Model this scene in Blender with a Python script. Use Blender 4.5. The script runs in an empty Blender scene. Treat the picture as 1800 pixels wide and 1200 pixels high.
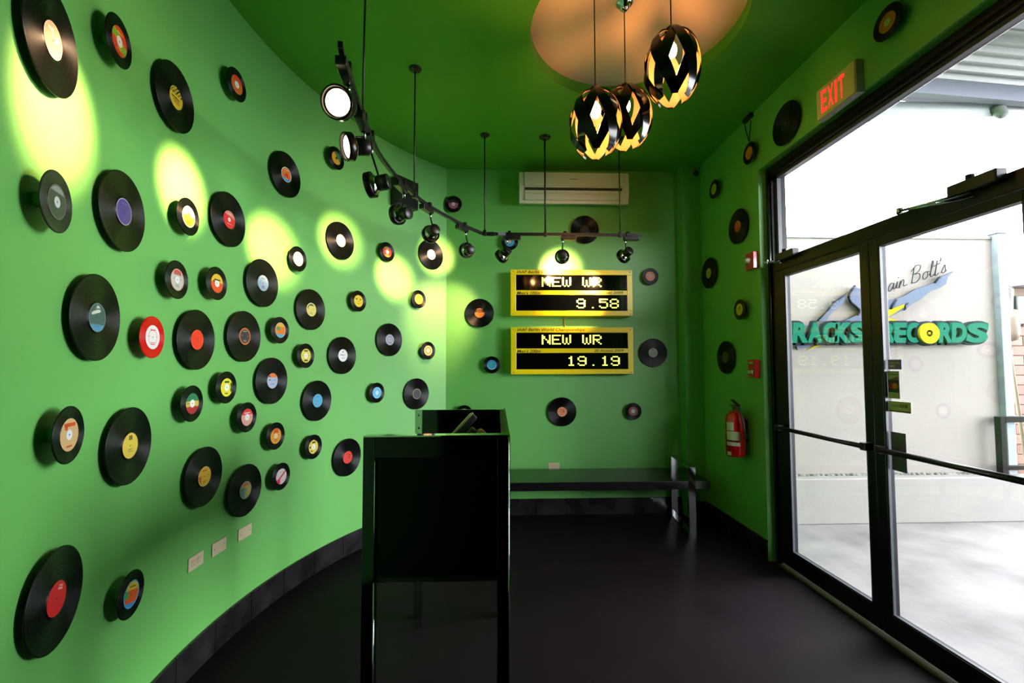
import bpy, bmesh, math, random
from mathutils import Vector, Matrix

random.seed(7)
S = bpy.context.scene
COL = S.collection
PI = math.pi

# ------------------------------------------------------------------ camera
# calibrated for the 1800 x 1200 frame; X = right, Y = into the room, Z = up, metres
F, YAW, PITCH, ROLL, SY, H = 767.4, .034, .0434, .0023, 10.1, 1.544
fw = Vector((math.sin(YAW) * math.cos(PITCH), math.cos(YAW) * math.cos(PITCH), math.sin(PITCH)))
rt0 = Vector((math.cos(YAW), -math.sin(YAW), 0))
dn0 = fw.cross(rt0)
RT = math.cos(ROLL) * rt0 + math.sin(ROLL) * dn0
DN = -math.sin(ROLL) * rt0 + math.cos(ROLL) * dn0
FW = fw
EYE = Vector((0, 0, H))
cd = bpy.data.cameras.new('camera')
cd.sensor_fit = 'HORIZONTAL'; cd.sensor_width = 36; cd.lens = F / 1800 * 36
cd.shift_y = SY / 1800; cd.clip_start = .02; cd.clip_end = 200
cam = bpy.data.objects.new('camera', cd); COL.objects.link(cam)
cam.matrix_world = Matrix((( RT.x, -DN.x, -FW.x, EYE.x), (RT.y, -DN.y, -FW.y, EYE.y), (RT.z, -DN.z, -FW.z, EYE.z), (0, 0, 0, 1)))
S.camera = cam

# ------------------------------------------------------------------ world, exposure
SKY = 36.0
w = bpy.data.worlds.new('sky'); S.world = w; w.use_nodes = True
bg = w.node_tree.nodes['Background']
bg.inputs[0].default_value = (.92, .95, 1.0, 1); bg.inputs[1].default_value = SKY
S.view_settings.view_transform = 'Standard'; S.view_settings.look = 'None'
S.view_settings.exposure = 0; S.view_settings.gamma = 1; S.view_settings.use_curve_mapping = False
S.cycles.max_bounces = 10; S.cycles.diffuse_bounces = 5; S.cycles.glossy_bounces = 5
S.cycles.transparent_max_bounces = 12; S.cycles.sample_clamp_indirect = 6
S.cycles.use_denoising = True; S.cycles.caustics_reflective = False; S.cycles.caustics_refractive = False

SPOT_W = 620.0          # track spotlights
SPOT_COL = (1, .58, .29)
PEND_W = 14.0           # bulbs in the pendants
PEND_COL = (1, .43, .12)

XW = 2.139   # inner face of the window wall
XF = 2.199   # inner face of the storefront frame
YB = 4.607   # back wall
ZC = 3.654   # ceiling
CX, CY, CR = 1.385, 2.400, 2.927   # axis and radius of the curved wall

# ------------------------------------------------------------------ measuring helpers
def ray(px, py):
    return RT * ((px - 900) / F) + DN * ((py - 600 - SY) / F) + FW
def at_x(px, py, X): d = ray(px, py); return EYE + d * (X / d.x)
def at_y(px, py, Y): d = ray(px, py); return EYE + d * (Y / d.y)
def at_z(px, py, Z): d = ray(px, py); return EYE + d * ((Z - H) / d.z)
def at_arc(px, py, off):
    d = ray(px, py); R = CR - off
    a = d.x * d.x + d.y * d.y; b = -(d.x * CX + d.y * CY); c = CX * CX + CY * CY - R * R
    t = (-b + math.sqrt(max(0, b * b - a * c))) / a
    P = EYE + d * t
    return P, Vector((CX - P.x, CY - P.y, 0)).normalized()

# ------------------------------------------------------------------ materials
def lin(c):
    return tuple((v / 255 / 12.92 if v <= 10 else ((v / 255 + .055) / 1.055) ** 2.4) for v in c)
MATS = {}
def mat(name, rgb, rough=.5, metal=0, spec=.5, emit=None, noise=0, nscale=8, bump=0, bscale=60, rvar=0, coat=0, linear=False):
    if name in MATS: return MATS[name]
    m = bpy.data.materials.new(name); m.use_nodes = True; MATS[name] = m
    nt = m.node_tree; b = nt.nodes['Principled BSDF']
    c = rgb if linear else lin(rgb)
    b.inputs['Base Color'].default_value = (*c, 1); b.inputs['Roughness'].default_value = rough
    b.inputs['Metallic'].default_value = metal; b.inputs['Specular IOR Level'].default_value = spec
    b.inputs['Coat Weight'].default_value = coat
    m.diffuse_color = (*c, 1)
    if emit:
        b.inputs['Emission Color'].default_value = (*emit[0], 1); b.inputs['Emission Strength'].default_value = emit[1]
    if noise or rvar:
        tc = nt.nodes.new('ShaderNodeTexCoord'); nz = nt.nodes.new('ShaderNodeTexNoise')
        nz.inputs['Scale'].default_value = nscale; nz.inputs['Detail'].default_value = 5
        nt.links.new(tc.outputs['Object'], nz.inputs['Vector'])
        if noise:
            mr = nt.nodes.new('ShaderNodeMapRange'); mr.inputs[1].default_value = .3; mr.inputs[2].default_value = .7
            mr.inputs[3].default_value = 1 - noise; mr.inputs[4].default_value = 1 + noise
            nt.links.new(nz.outputs['Fac'], mr.inputs[0])
            mx = nt.nodes.new('ShaderNodeVectorMath'); mx.operation = 'SCALE'; mx.inputs[0].default_value = c
            nt.links.new(mr.outputs[0], mx.inputs['Scale']); nt.links.new(mx.outputs[0], b.inputs['Base Color'])
        if rvar:
            mr2 = nt.nodes.new('ShaderNodeMapRange'); mr2.inputs[1].default_value = .3; mr2.inputs[2].default_value = .7
            mr2.inputs[3].default_value = max(.02, rough - rvar); mr2.inputs[4].default_value = rough + rvar
            nt.links.new(nz.outputs['Fac'], mr2.inputs[0]); nt.links.new(mr2.outputs[0], b.inputs['Roughness'])
    if bump:
        tc = nt.nodes.new('ShaderNodeTexCoord'); n2 = nt.nodes.new('ShaderNodeTexNoise')
        n2.inputs['Scale'].default_value = bscale; n2.inputs['Detail'].default_value = 4
        bp = nt.nodes.new('ShaderNodeBump'); bp.inputs['Strength'].default_value = bump; bp.inputs['Distance'].default_value = .01
        nt.links.new(tc.outputs['Object'], n2.inputs['Vector']); nt.links.new(n2.outputs['Fac'], bp.inputs['Height'])
        nt.links.new(bp.outputs[0], b.inputs['Normal'])
    return m

GREEN = mat('green_wall_paint', (.126, .43, .088), .5, spec=.9, noise=.03, nscale=2, bump=.05, bscale=90, linear=True)
GREENC = mat('green_ceiling_paint', (.10, .36, .035), .45, spec=.3, noise=.03, nscale=2, linear=True)
CREAM = mat('cream_recess_paint', (.80, .55, .43), .6, linear=True)
FLOOR = mat('dark_aubergine_floor', (26, 20, 25), .5, spec=.05, noise=.10, nscale=3, rvar=.06, bump=.03, bscale=120)
TILE = mat('black_marbled_tile', (28, 26, 28), .30, noise=.45, nscale=6, rvar=.08)
BLACKF = mat('black_aluminium', (8, 10, 13), .38, spec=.25, rvar=.05)
BLACKG = mat('black_gloss_lacquer', (5, 6, 6), .06, spec=.5)
BLACKM = mat('black_satin_metal', (16, 15, 15), .38, metal=.2)
CHROME = mat('polished_chrome', (205, 208, 210), .05, metal=1)
DCHROME = mat('dark_polished_steel', (46, 50, 50), .08, metal=1)
PANEL = mat('black_counter_panel', (4, 4, 5), .3, spec=.12)
BWOOD = mat('black_stained_wood', (14, 14, 15), .16, spec=.55, noise=.3, nscale=14)
PLATE = mat('ivory_plastic', (205, 190, 160), .45)
DARK = mat('dark_hole', (6, 6, 6), .6)
WHITEP = mat('white_plastic', (218, 214, 196), .35)
GREYP = mat('grey_plastic', (120, 118, 108), .4)
REDP = mat('red_enamel', (190, 12, 16), .22, coat=.4)
YEL = mat('yellow_enamel', (250, 218, 10), .32, spec=.5)
LED = mat('yellow_led', (250, 250, 120), .5, emit=((1, .95, .20), 1.15))
EXITM = mat('lit_red_letters', (255, 40, 30), .5, emit=((1, .035, .02), 1.3))
EXTW = mat('white_exterior_wall', (.124, .106, .098), .8, noise=.03, nscale=3, bump=.1, bscale=60, linear=True)
EXTW2 = mat('white_kerb_wall', (.124, .114, .108), .8, noise=.05, nscale=4, bump=.1, bscale=60, linear=True)
CONC = mat('pale_concrete', (.083, .0735, .0755), .75, noise=.42, nscale=2.2, bump=.3, bscale=14, linear=True)
GALV = mat('galvanised_steel', (0.1476, 0.1654, 0.1894), .7, metal=0, spec=.1, noise=.1, nscale=8, linear=True)
ROOFM = mat('pale_roof_sheet', (.22, .215, .235), .5, noise=.08, nscale=3, linear=True)
PEB = [mat('pebble_grey', (0.0413, 0.0399, 0.0356), .8, linear=True), mat('pebble_pale', (0.1133, 0.108, 0.0979), .8, linear=True)]
TEAL = mat('teal_letter_face', (0.0015, 0.0671, 0.0428), .8, spec=.08, linear=True)
SLATE = mat('slate_sign_edge', (0.0076, 0.0093, 0.0151), .8, spec=.08, linear=True)
PERI = mat('periwinkle_sign_face', (0.0610, 0.0723, 0.1104), .8, spec=.08, linear=True)
YELS = mat('yellow_sign_face', (0.2103, 0.1656, 0.0015), .8, spec=.08, linear=True)
INK = mat('black_ink', (20, 18, 14), .6)

def glass_mat():
    m = bpy.data.materials.new('clear_glass'); m.use_nodes = True; nt = m.node_tree; nt.nodes.clear()
    o = nt.nodes.new('ShaderNodeOutputMaterial'); t = nt.nodes.new('ShaderNodeBsdfTransparent')
    t.inputs[0].default_value = (.985, .992, .99, 1)
    g = nt.nodes.new('ShaderNodeBsdfGlossy'); g.inputs['Roughness'].default_value = 0
    lw_ = nt.nodes.new('ShaderNodeLayerWeight'); lw_.inputs[0].default_value = .5
    pw_ = nt.nodes.new('ShaderNodeMath'); pw_.operation = 'POWER'; pw_.inputs[1].default_value = 5
    fr = nt.nodes.new('ShaderNodeMath'); fr.operation = 'MULTIPLY_ADD'; fr.inputs[1].default_value = .96; fr.inputs[2].default_value = .04
    nt.links.new(lw_.outputs['Facing'], pw_.inputs[0]); nt.links.new(pw_.outputs[0], fr.inputs[0])
    mx = nt.nodes.new('ShaderNodeMixShader')
    nt.links.new(fr.outputs[0], mx.inputs[0]); nt.links.new(t.outputs[0], mx.inputs[1]); nt.links.new(g.outputs[0], mx.inputs[2])
    nt.links.new(mx.outputs[0], o.inputs[0])
    return m
GLASS = glass_mat()

def vinyl(name, rgb, rough=.42):
    m = bpy.data.materials.new(name); m.use_nodes = True; nt = m.node_tree; b = nt.nodes['Principled BSDF']
    b.inputs['Base Color'].default_value = (*lin(rgb), 1); b.inputs['Roughness'].default_value = rough
    b.inputs['Specular IOR Level'].default_value = .28
    b.inputs['Anisotropic'].default_value = .9; b.inputs['Anisotropic Rotation'].default_value = .25
    tg = nt.nodes.new('ShaderNodeTangent'); tg.direction_type = 'RADIAL'; tg.axis = 'Z'
    nt.links.new(tg.outputs[0], b.inputs['Tangent'])
    # bands of quieter and louder grooves: rings of slightly different roughness
    tc = nt.nodes.new('ShaderNodeTexCoord'); ln = nt.nodes.new('ShaderNodeVectorMath'); ln.operation = 'LENGTH'
    nz = nt.nodes.new('ShaderNodeTexNoise'); nz.noise_dimensions = '1D'; nz.inputs['Scale'].default_value = 160
    mr = nt.nodes.new('ShaderNodeMapRange'); mr.inputs[1].default_value = .3; mr.inputs[2].default_value = .7
    mr.inputs[3].default_value = rough - .07; mr.inputs[4].default_value = rough + .07
    nt.links.new(tc.outputs['Object'], ln.inputs[0]); nt.links.new(ln.outputs['Value'], nz.inputs['W'])
    nt.links.new(nz.outputs['Fac'], mr.inputs[0]); nt.links.new(mr.outputs[0], b.inputs['Roughness'])
    return m
VINYL = vinyl('black_vinyl', (4, 4, 5)); VINYLR = vinyl('red_vinyl', (200, 8, 14), .42); VINYLG = vinyl('smoky_grey_vinyl', (34, 36, 36), .42)

def bulb_mat(name, col, strength):
    m = bpy.data.materials.new(name); m.use_nodes = True; nt = m.node_tree; nt.nodes.clear()
    o = nt.nodes.new('ShaderNodeOutputMaterial'); e = nt.nodes.new('ShaderNodeEmission')
    e.inputs[0].default_value = (*col, 1); e.inputs[1].default_value = strength
    nt.links.new(e.outputs[0], o.inputs[0]); return m
LENS = bulb_mat('lit_spot_lens', (1, .80, .52), 9)
BULB = bulb_mat('lit_pendant_bulb', (1, .72, .34), 9)

# ------------------------------------------------------------------ mesh builder
class MB:
    def __init__(s): s.v = []; s.f = []; s.m = []; s.sm = []
    def add(s, vs, fs, mi=0, smooth=False, M=None):
        n = len(s.v)
        s.v += [tuple(M @ Vector(p)) if M else tuple(p) for p in vs]
        for f in fs: s.f.append(tuple(i + n for i in f)); s.m.append(mi); s.sm.append(smooth)
        return s
    def box(s, a, b, mi=0, M=None, bev=0):
        x0, y0, z0 = a; x1, y1, z1 = b
        if x0 > x1: x0, x1 = x1, x0
        if y0 > y1: y0, y1 = y1, y0
        if z0 > z1: z0, z1 = z1, z0
        if bev <= 0:
            vs = [(x0, y0, z0), (x1, y0, z0), (x1, y1, z0), (x0, y1, z0), (x0, y0, z1), (x1, y0, z1), (x1, y1, z1), (x0, y1, z1)]
            fs = [(0, 3, 2, 1), (4, 5, 6, 7), (0, 1, 5, 4), (1, 2, 6, 5), (2, 3, 7, 6), (3, 0, 4, 7)]
            return s.add(vs, fs, mi, False, M)
        bm = bmesh.new(); bmesh.ops.create_cube(bm, size=1)
        for v in bm.verts: v.co = Vector(((x0 + x1) / 2 + v.co.x * (x1 - x0), (y0 + y1) / 2 + v.co.y * (y1 - y0), (z0 + z1) / 2 + v.co.z * (z1 - z0)))
        bmesh.ops.bevel(bm, geom=bm.edges[:], offset=bev, segments=2, affect='EDGES', profile=.5)
        bm.verts.index_update()
        s.add([v.co[:] for v in bm.verts], [[v.index for v in f.verts] for f in bm.faces], mi, False, M); bm.free(); return s
    def lathe(s, prof, seg=32, mi=0, M=None, smooth=True, mis=None):
        vs = []; fs = []; ms = []
        for r, z in prof:
            for k in range(seg): a = 2 * PI * k / seg; vs.append((r * math.cos(a), r * math.sin(a), z))
        n0 = len(s.v)
        for i in range(len(prof) - 1):
            for k in range(seg):
                k2 = (k + 1) % seg
                a, b, c, d = i * seg + k, i * seg + k2, (i + 1) * seg + k2, (i + 1) * seg + k
                fs.append((a, b, c, d)); ms.append(mis[i] if mis else mi)
        s.v += [tuple(M @ Vector(p)) if M else p for p in vs]
        for f, m_ in zip(fs, ms): s.f.append(tuple(i + n0 for i in f)); s.m.append(m_); s.sm.append(smooth)
        return s
    def tube(s, pts, r, seg=10, mi=0, M=None, caps=True):
        pts = [Vector(p) for p in pts]; rings = []; vs = []; fs = []
        up = None
        for i, p in enumerate(pts):
            t = (pts[min(i + 1, len(pts) - 1)] - pts[max(i - 1, 0)]).normalized()
            if up is None: up = Vector((0, 0, 1)) if abs(t.z) < .9 else Vector((1, 0, 0))
            u = t.cross(up).normalized(); v = u.cross(t).normalized(); up = v
            rr = r[i] if isinstance(r, (list, tuple)) else r
            rings.append(len(vs))
            for k in range(seg):
                a = 2 * PI * k / seg; vs.append(p + (u * math.cos(a) + v * math.sin(a)) * rr)
        for i in range(len(pts) - 1):
            for k in range(seg):
                k2 = (k + 1) % seg; fs.append((rings[i] + k, rings[i] + k2, rings[i + 1] + k2, rings[i + 1] + k))
        if caps: fs.append(tuple(reversed(range(seg)))); fs.append(tuple(range(rings[-1], rings[-1] + seg)))
        return s.add(vs, fs, mi, True, M)
    def prism(s, poly, d0, d1, mi=0, M=None, side=None):
        """poly in (x, z), extruded along y from d0 (front) to d1"""
        n = len(poly); a = sum(poly[i][0] * poly[(i + 1) % n][1] - poly[(i + 1) % n][0] * poly[i][1] for i in range(n))
        if a < 0: poly = poly[::-1]
        vs = [(x, d0, z) for x, z in poly] + [(x, d1, z) for x, z in poly]
        s.add(vs, [tuple(range(n)), tuple(range(2 * n - 1, n - 1, -1))], mi, False, M)
        s.add(vs, [(i, n + i, n + (i + 1) % n, (i + 1) % n) for i in range(n)], mi if side is None else side, False, M)
        return s
    def mesh(s, name, mats):
        me = bpy.data.meshes.new(name); me.from_pydata([tuple(v) for v in s.v], [], s.f)
        if not isinstance(mats, (list, tuple)): mats = [mats]
        for m in mats: me.materials.append(m)
        me.polygons.foreach_set('material_index', s.m); me.polygons.foreach_set('use_smooth', s.sm)
        me.update(); return me

def link(name, data, parent=None, M=None, **pr):
    o = bpy.data.objects.new(name, data); COL.objects.link(o)
    if parent: o.parent = parent
    if M is not None: o.matrix_local = M
    for k, v in pr.items(): o[k] = v
    return o
def put(name, mb, mats, parent=None, M=None, **pr): return link(name, mb.mesh(name, mats), parent, M, **pr)
def thing(name, label, cat, M=None, group=None, kind=None):
    o = link(name, None, None, M, label=label, category=cat); o.empty_display_size = .05
    if group: o['group'] = group
    if kind: o['kind'] = kind
    return o
def struct(name, mb, mats, label, cat, **pr): return put(name, mb, mats, label=label, category=cat, kind='structure', **pr)
def T(x, y, z): return Matrix.Translation((x, y, z))
def frame(o, x, y, z):
    x, y, z = Vector(x).normalized(), Vector(y).normalized(), Vector(z).normalized()
    return Matrix(((x.x, y.x, z.x, o[0]), (x.y, y.y, z.y, o[1]), (x.z, y.z, z.z, o[2]), (0, 0, 0, 1)))
def facing(P, n):          # local Z = n (out of the wall), local Y = up
    z = Vector(n).normalized(); x = Vector((0, 0, 1)).cross(z).normalized(); return frame(P, x, z.cross(x), z)
def aim(P, d):             # local Z along d
    z = Vector(d).normalized(); x = Vector((0, 0, 1)).cross(z).normalized(); return frame(P, x, z.cross(x), z)

def smooth(pts, n=6):
    out = []
    for i in range(len(pts) - 1):
        p0, p1, p2, p3 = pts[max(0, i - 1)], pts[i], pts[i + 1], pts[min(len(pts) - 1, i + 2)]
        for k in range(n):
            t = k / n
            out.append(.5 * ((2 * p1) + (p2 - p0) * t + (2 * p0 - 5 * p1 + 4 * p2 - p3) * t * t + (3 * p1 - p0 - 3 * p2 + p3) * t ** 3))
    return out + [pts[-1]]
def text_mesh(txt, size, ext=.001, shear=0, offset=0, align='LEFT', mats=None, spacing=1):
    c = bpy.data.curves.new('t', 'FONT'); c.body = txt; c.size = size; c.extrude = ext; c.shear = shear; c.offset = offset
    c.align_x = align; c.space_character = spacing; c.resolution_u = 4
    o = bpy.data.objects.new('t', c); COL.objects.link(o)
    dg = bpy.context.evaluated_depsgraph_get(); dg.update()
    me = bpy.data.meshes.new_from_object(o.evaluated_get(dg)); bpy.data.objects.remove(o); bpy.data.curves.remove(c)
    me.materials.clear()
    for m in (mats if isinstance(mats, (list, tuple)) else [mats]): me.materials.append(m)
    return me
def fit_text(txt, width, height, **k):
    """text mesh scaled so that its box is width x height with its lower corner at the origin"""
    me = text_mesh(txt, 1, **k)
    xs = [v.co.x for v in me.vertices]; ys = [v.co.y for v in me.vertices]
    sx = width / (max(xs) - min(xs)) if width else None; sy = height / (max(ys) - min(ys)) if height else sx
    if sx is None: sx = sy
    x0, y0 = min(xs), min(ys)
    for v in me.vertices: v.co.x = (v.co.x - x0) * sx; v.co.y = (v.co.y - y0) * sy
    me.update(); return me

# ================================================================== SETTING
floor_mb = MB().box((-3.7, -4.3, -.2), (2.30, 4.8, 0))
struct('floor', floor_mb, FLOOR, 'dark aubergine smooth floor of the record-covered room', 'floor')

# curved wall with a straight run behind the viewer
A0 = math.asin((YB + .02 - CY) / CR)            # corner with the back wall
A1 = -math.asin((CY - .10) / CR)
N = 90
inner = []
for i in range(N + 1):
    a = A0 + (A1 - A0) * i / N
    inner.append((CX - CR * math.cos(a), CY + CR * math.sin(a)))
outer = []
for i in range(N + 1):
    a = A0 + (A1 - A0) * i / N
    outer.append((CX - (CR + .15) * math.cos(a), CY + (CR + .15) * math.sin(a)))
mb = MB()
vs = []; fs = []
for (x, y), (X, Y) in zip(inner, outer): vs += [(x, y, 0), (x, y, ZC), (X, Y, ZC), (X, Y, 0)]
for i in range(len(inner) - 1):
    a = i * 4; b = a + 4
    fs.append((a, a + 1, b + 1, b)); fs.append((a + 2, a + 3, b + 3, b + 2))
m4 = len(vs) - 4; fs.append((m4, m4 + 1, m4 + 2, m4 + 3))
mb.add(vs, fs, 0, True)
struct('wall_left', mb, GREEN, 'long curved green wall hung with many vinyl records', 'wall')

# back wall with the shallow pilaster in the corner
mb = MB().box((-.75, YB, 0), (2.34, YB + .15, ZC))
struct('wall_back', mb, GREEN, 'flat green back wall carrying the two yellow scoreboards', 'wall')
struct('trim_2', MB().box((1.945, YB - .155, 0), (XW, YB, ZC)), GREEN, 'shallow green pilaster in the room corner', 'pilaster')
# window wall around the storefront opening
Y0, Y1, ZT = 1.55, 3.445, 3.145
mb = MB().box((XW, Y1, 0), (XW + .20, YB + .15, ZC)).box((XW, Y0, ZT), (XW + .20, Y1, ZC)).box((XW, -4.2, 0), (XW + .20, Y0, ZC))
struct('wall_right', mb, GREEN, 'green wall around the glazed entrance doors', 'wall')
mb = MB().box((-3.6, -4.35, 0), (2.34, -4.2, ZC)).box((-3.75, -4.35, 0), (-3.6, 1.2, ZC)).box((-3.6, 1.05, 0), (-1.40, 1.2, ZC))
struct('wall_rear', mb, mat('dim_rear_wall', (16, 16, 16), .7), 'dim walls of the space behind the viewer', 'wall')

# ceiling with the round recess
RCX, RCY, RR, RD = .87, 2.65, .66, .085
mb = MB()
x0, x1, y0, y1 = -3.7, 2.34, -4.3, 4.76
angs = [2 * PI * k / 96 for k in range(96)] + [math.atan2(yy - RCY, xx - RCX) % (2 * PI) for xx in (x0, x1) for yy in (y0, y1)]
angs = sorted(angs)
ci, bo = [], []
for a in angs:
    c, s_ = math.cos(a), math.sin(a)
    t = min([(x1 - RCX) / c if c > 1e-9 else 1e9, (x0 - RCX) / c if c < -1e-9 else 1e9, (y1 - RCY) / s_ if s_ > 1e-9 else 1e9, (y0 - RCY) / s_ if s_ < -1e-9 else 1e9])
    ci.append((RCX + RR * c, RCY + RR * s_)); bo.append((RCX + t * c, RCY + t * s_))
n = len(angs)
mb.add([(x, y, ZC) for x, y in ci] + [(x, y, ZC) for x, y in bo], [(i, n + i, n + (i + 1) % n, (i + 1) % n)[::-1] for i in range(n)])
mb.add([(x, y, ZC + .2) for x, y in bo], [tuple(range(n))])
ce = struct('ceiling', mb, GREENC, 'dark green ceiling with a round recess above the pendants', 'ceiling')
mb = MB().add([(x, y, ZC) for x, y in ci] + [(x, y, ZC + RD) for x, y in ci], [(i, (i + 1) % n, n + (i + 1) % n, n + i)[::-1] for i in range(n)], 0, True)
put('recess_side', mb, GREENC, ce)
mb = MB().add([(x, y, ZC + RD) for x, y in ci], [tuple(reversed(range(n)))])
put('recess_panel', mb, CREAM, ce, label='peach cream round panel')

# baseboards: black marbled tile pieces, joints left open
def tiles(owner, pts, z0, z1, th, piece=.30):
    """pts: function s -> (x, y, nx, ny); owner gets one child per tile"""
    L, fn = pts; g0 = []
    for j in range(61): x, y, nx, ny = fn(L * j / 60); g0 += [(x, y, z0), (x + nx * .006, y + ny * .006, z0), (x + nx * .006, y + ny * .006, z1 - .003), (x, y, z1 - .003)]
    put('grout', MB().add(g0, [(j * 4 + q_, j * 4 + (q_ + 1) % 4, j * 4 + 4 + (q_ + 1) % 4, j * 4 + 4 + q_) for j in range(60) for q_ in range(4)]), DARK, owner)
    k = max(1, round(L / piece)); g = .002
    for i in range(k):
        s0, s1 = L * i / k + g, L * (i + 1) / k - g; m = 4; vs = []
        for j in range(m + 1):
            x, y, nx, ny = fn(s0 + (s1 - s0) * j / m)
            vs += [(x, y, z0), (x + nx * th, y + ny * th, z0), (x + nx * th, y + ny * th, z1 - .004), (x + nx * (th - .004), y + ny * (th - .004), z1), (x, y, z1)]
        fs = []
        for j in range(m):
            for q in range(5): fs.append((j * 5 + q, j * 5 + (q + 1) % 5, j * 5 + 5 + (q + 1) % 5, j * 5 + 5 + q))
        fs.append((4, 3, 2, 1, 0)); b = m * 5; fs.append((b, b + 1, b + 2, b + 3, b + 4))
        put('tile', MB().add(vs, fs), TILE, owner)
def arc_fn(s):
    a = A0 - .008 - s / CR
    return (CX - CR * math.cos(a), CY + CR * math.sin(a), math.cos(a), -math.sin(a))
bl = thing('baseboard_left', 'black marbled tile skirting along the curved wall', 'baseboard', kind='structure')
tiles(bl, (CR * (A0 - A1) - .03, arc_fn), 0, .165, .014)
bb = thing('baseboard_back', 'black marbled tile skirting below the bench', 'baseboard', kind='structure')
tiles(bb, (2.46, lambda s: (-.52 + s, YB, 0, -1)), 0, .165, .014)
tiles(bb, (.19, lambda s: (1.946 + s, YB - .155, 0, -1)), 0, .165, .014)
br = thing('baseboard_right', 'black tile skirting below the fire extinguisher', 'baseboard', kind='structure')
tiles(br, (YB - .17 - Y1, lambda s: (XW, YB - .17 - s, -1, 0)), 0, .165, .014)

# storefront: frame members, two glazed leaves, transom pane
fr = thing('trim_1', 'black aluminium storefront frame around doors and transom', 'door frame', kind='structure')
DF = .055   # frame depth
YS, YJ, YN = 2.487, 3.375, 1.60
put('jamb', MB().box((XF, YJ, 0), (XF + .12, Y1, ZT), bev=.004), BLACKF, fr)
put('jamb', MB().box((XF, Y0, 0), (XF + .12, YN, ZT), bev=.004), BLACKF, fr)
put('jamb_bead', MB().box((XF - .018, YJ + .012, .02), (XF, YJ + .028, ZT - .05), bev=.003), DCHROME, fr)
put('head', MB().box((XF, YN, 3.06), (XF + .12, YJ, ZT), bev=.004).box((XF - .02, YN, 3.085), (XF, YJ, 3.10)), BLACKF, fr)
put('transom_bar', MB().box((XF, YN, 2.285), (XF + .12, YJ, 2.372), bev=.004), BLACKF, fr)
put('threshold', MB().box((XF - .03, YN, 0), (XF + .14, YJ, .018), bev=.006), mat('worn_threshold_metal', (62, 70, 40), .5, metal=.3, noise=.2), fr, label='dull metal threshold')
BEAD = mat('grey_glazing_bead', (58, 62, 70), .35)
tw = thing('window_1', 'wide transom pane above the double doors', 'window', kind='structure')
put('bead', MB().box((XF + .03, YN, 2.372), (XF + .06, YN + .015, 3.06)).box((XF + .03, YJ - .03, 2.372), (XF + .06, YJ, 3.06)).box((XF + .03, YN, 3.035), (XF + .06, YJ, 3.06)), BEAD, tw)
put('pane', MB().box((XF + .040, YN + .008, 2.374), (XF + .046, YJ - .008, 3.058)), GLASS, tw)

def leaf(nm, ya, yb, label):
    d = thing(nm, label, 'door', kind='structure'); st = .0625 if nm == 'door_1' else .0625
    sl, sh = (st, .125) if nm == 'door_1' else (.125, st)   # stile at the low-Y and at the high-Y side
    x0, x1 = XF, XF + .05; g = .003
    put('stile', MB().box((x0, ya + g, .03), (x1, ya + sl, 2.28), bev=.003), BLACKF, d)
    put('stile', MB().box((x0, yb - sh, .03), (x1, yb - g, 2.28), bev=.003), BLACKF, d)
    put('rail', MB().box((x0, ya + sl, 2.232), (x1, yb - sh, 2.28), bev=.003), BLACKF, d)
    put('rail', MB().box((x0, ya + sl, .03), (x1, yb - sh, .150), bev=.003), BLACKF, d)
    b = .008
    put('glazing_bead', MB().box((x0 + .004, ya + sl, .15), (x0 + .02, ya + sl + b, 2.232)).box((x0 + .004, yb - sh - b, .15), (x0 + .02, yb - sh, 2.232))
        .box((x0 + .004, ya + sl, .15), (x0 + .02, yb - sh, .15 + b)), BEAD, d)
    put('pane', MB().box((x0 + .024, ya + sl, .15), (x0 + .030, yb - sh, 2.232)), GLASS, d)
    pb = put('push_bar', MB().tube([(x0 - .045, ya + .02, 1.068), (x0 - .045, yb - .06, 1.068)], .0155, 12), BLACKM, d)
    put('bracket', MB().box((x0 - .055, ya + .012, 1.045), (x0, ya + .052, 1.091), bev=.004), BLACKM, pb)
    put('bracket', MB().box((x0 - .055, yb - .085, 1.045), (x0, yb - .045, 1.091), bev=.004), BLACKM, pb)
    return d
d1 = leaf('door_1', YS, YJ, 'black framed glass door leaf beside the fire extinguisher wall')
d2 = leaf('door_2', YN, YS, 'black framed glass door leaf carrying the card stickers')
# door closers: body, arms
def closer(d, px, py, pend, parm, yk):
    a = at_x(*pend[0], XF - .03); b = at_x(*pend[1], XF - .03)
    y_a, y_b = a.y, b.y; z = (a.z + b.z) / 2
    body = put('closer_body', MB().box((XF - .055, min(y_a, y_b), z - .028), (XF, max(y_a, y_b), z + .028), bev=.006), BLACKM, d)
    put('pinion', MB().lathe([(0, .02), (.016, .02), (.016, -.02), (0, -.02)], 14, M=T(XF - .03, (y_a + y_b) / 2 + yk, z + .03)), BLACKM, body)
    e = at_x(*parm, XF - .13); s0 = Vector((XF - .03, (y_a + y_b) / 2 + yk, z - .03)); s1 = Vector((XF - .012, (y_a + y_b) / 2 + .02, z - .05))
    put('closer_arm', MB().tube([s0, e], .007, 8), CHROME, d); put('closer_arm', MB().tube([e, s1], .006, 8), CHROME, d)
    put('elbow', MB().lathe([(0, .014), (.014, .014), (.014, -.014), (0, -.014)], 12, M=T(*e)), CHROME, d)
closer(d2, 0, 0, ((1672, 338), (1760, 306)), (1581, 371), .02)
closer(d1, 0, 0, ((1367, 452), (1398, 444)), (1347, 461), .02)

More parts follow.
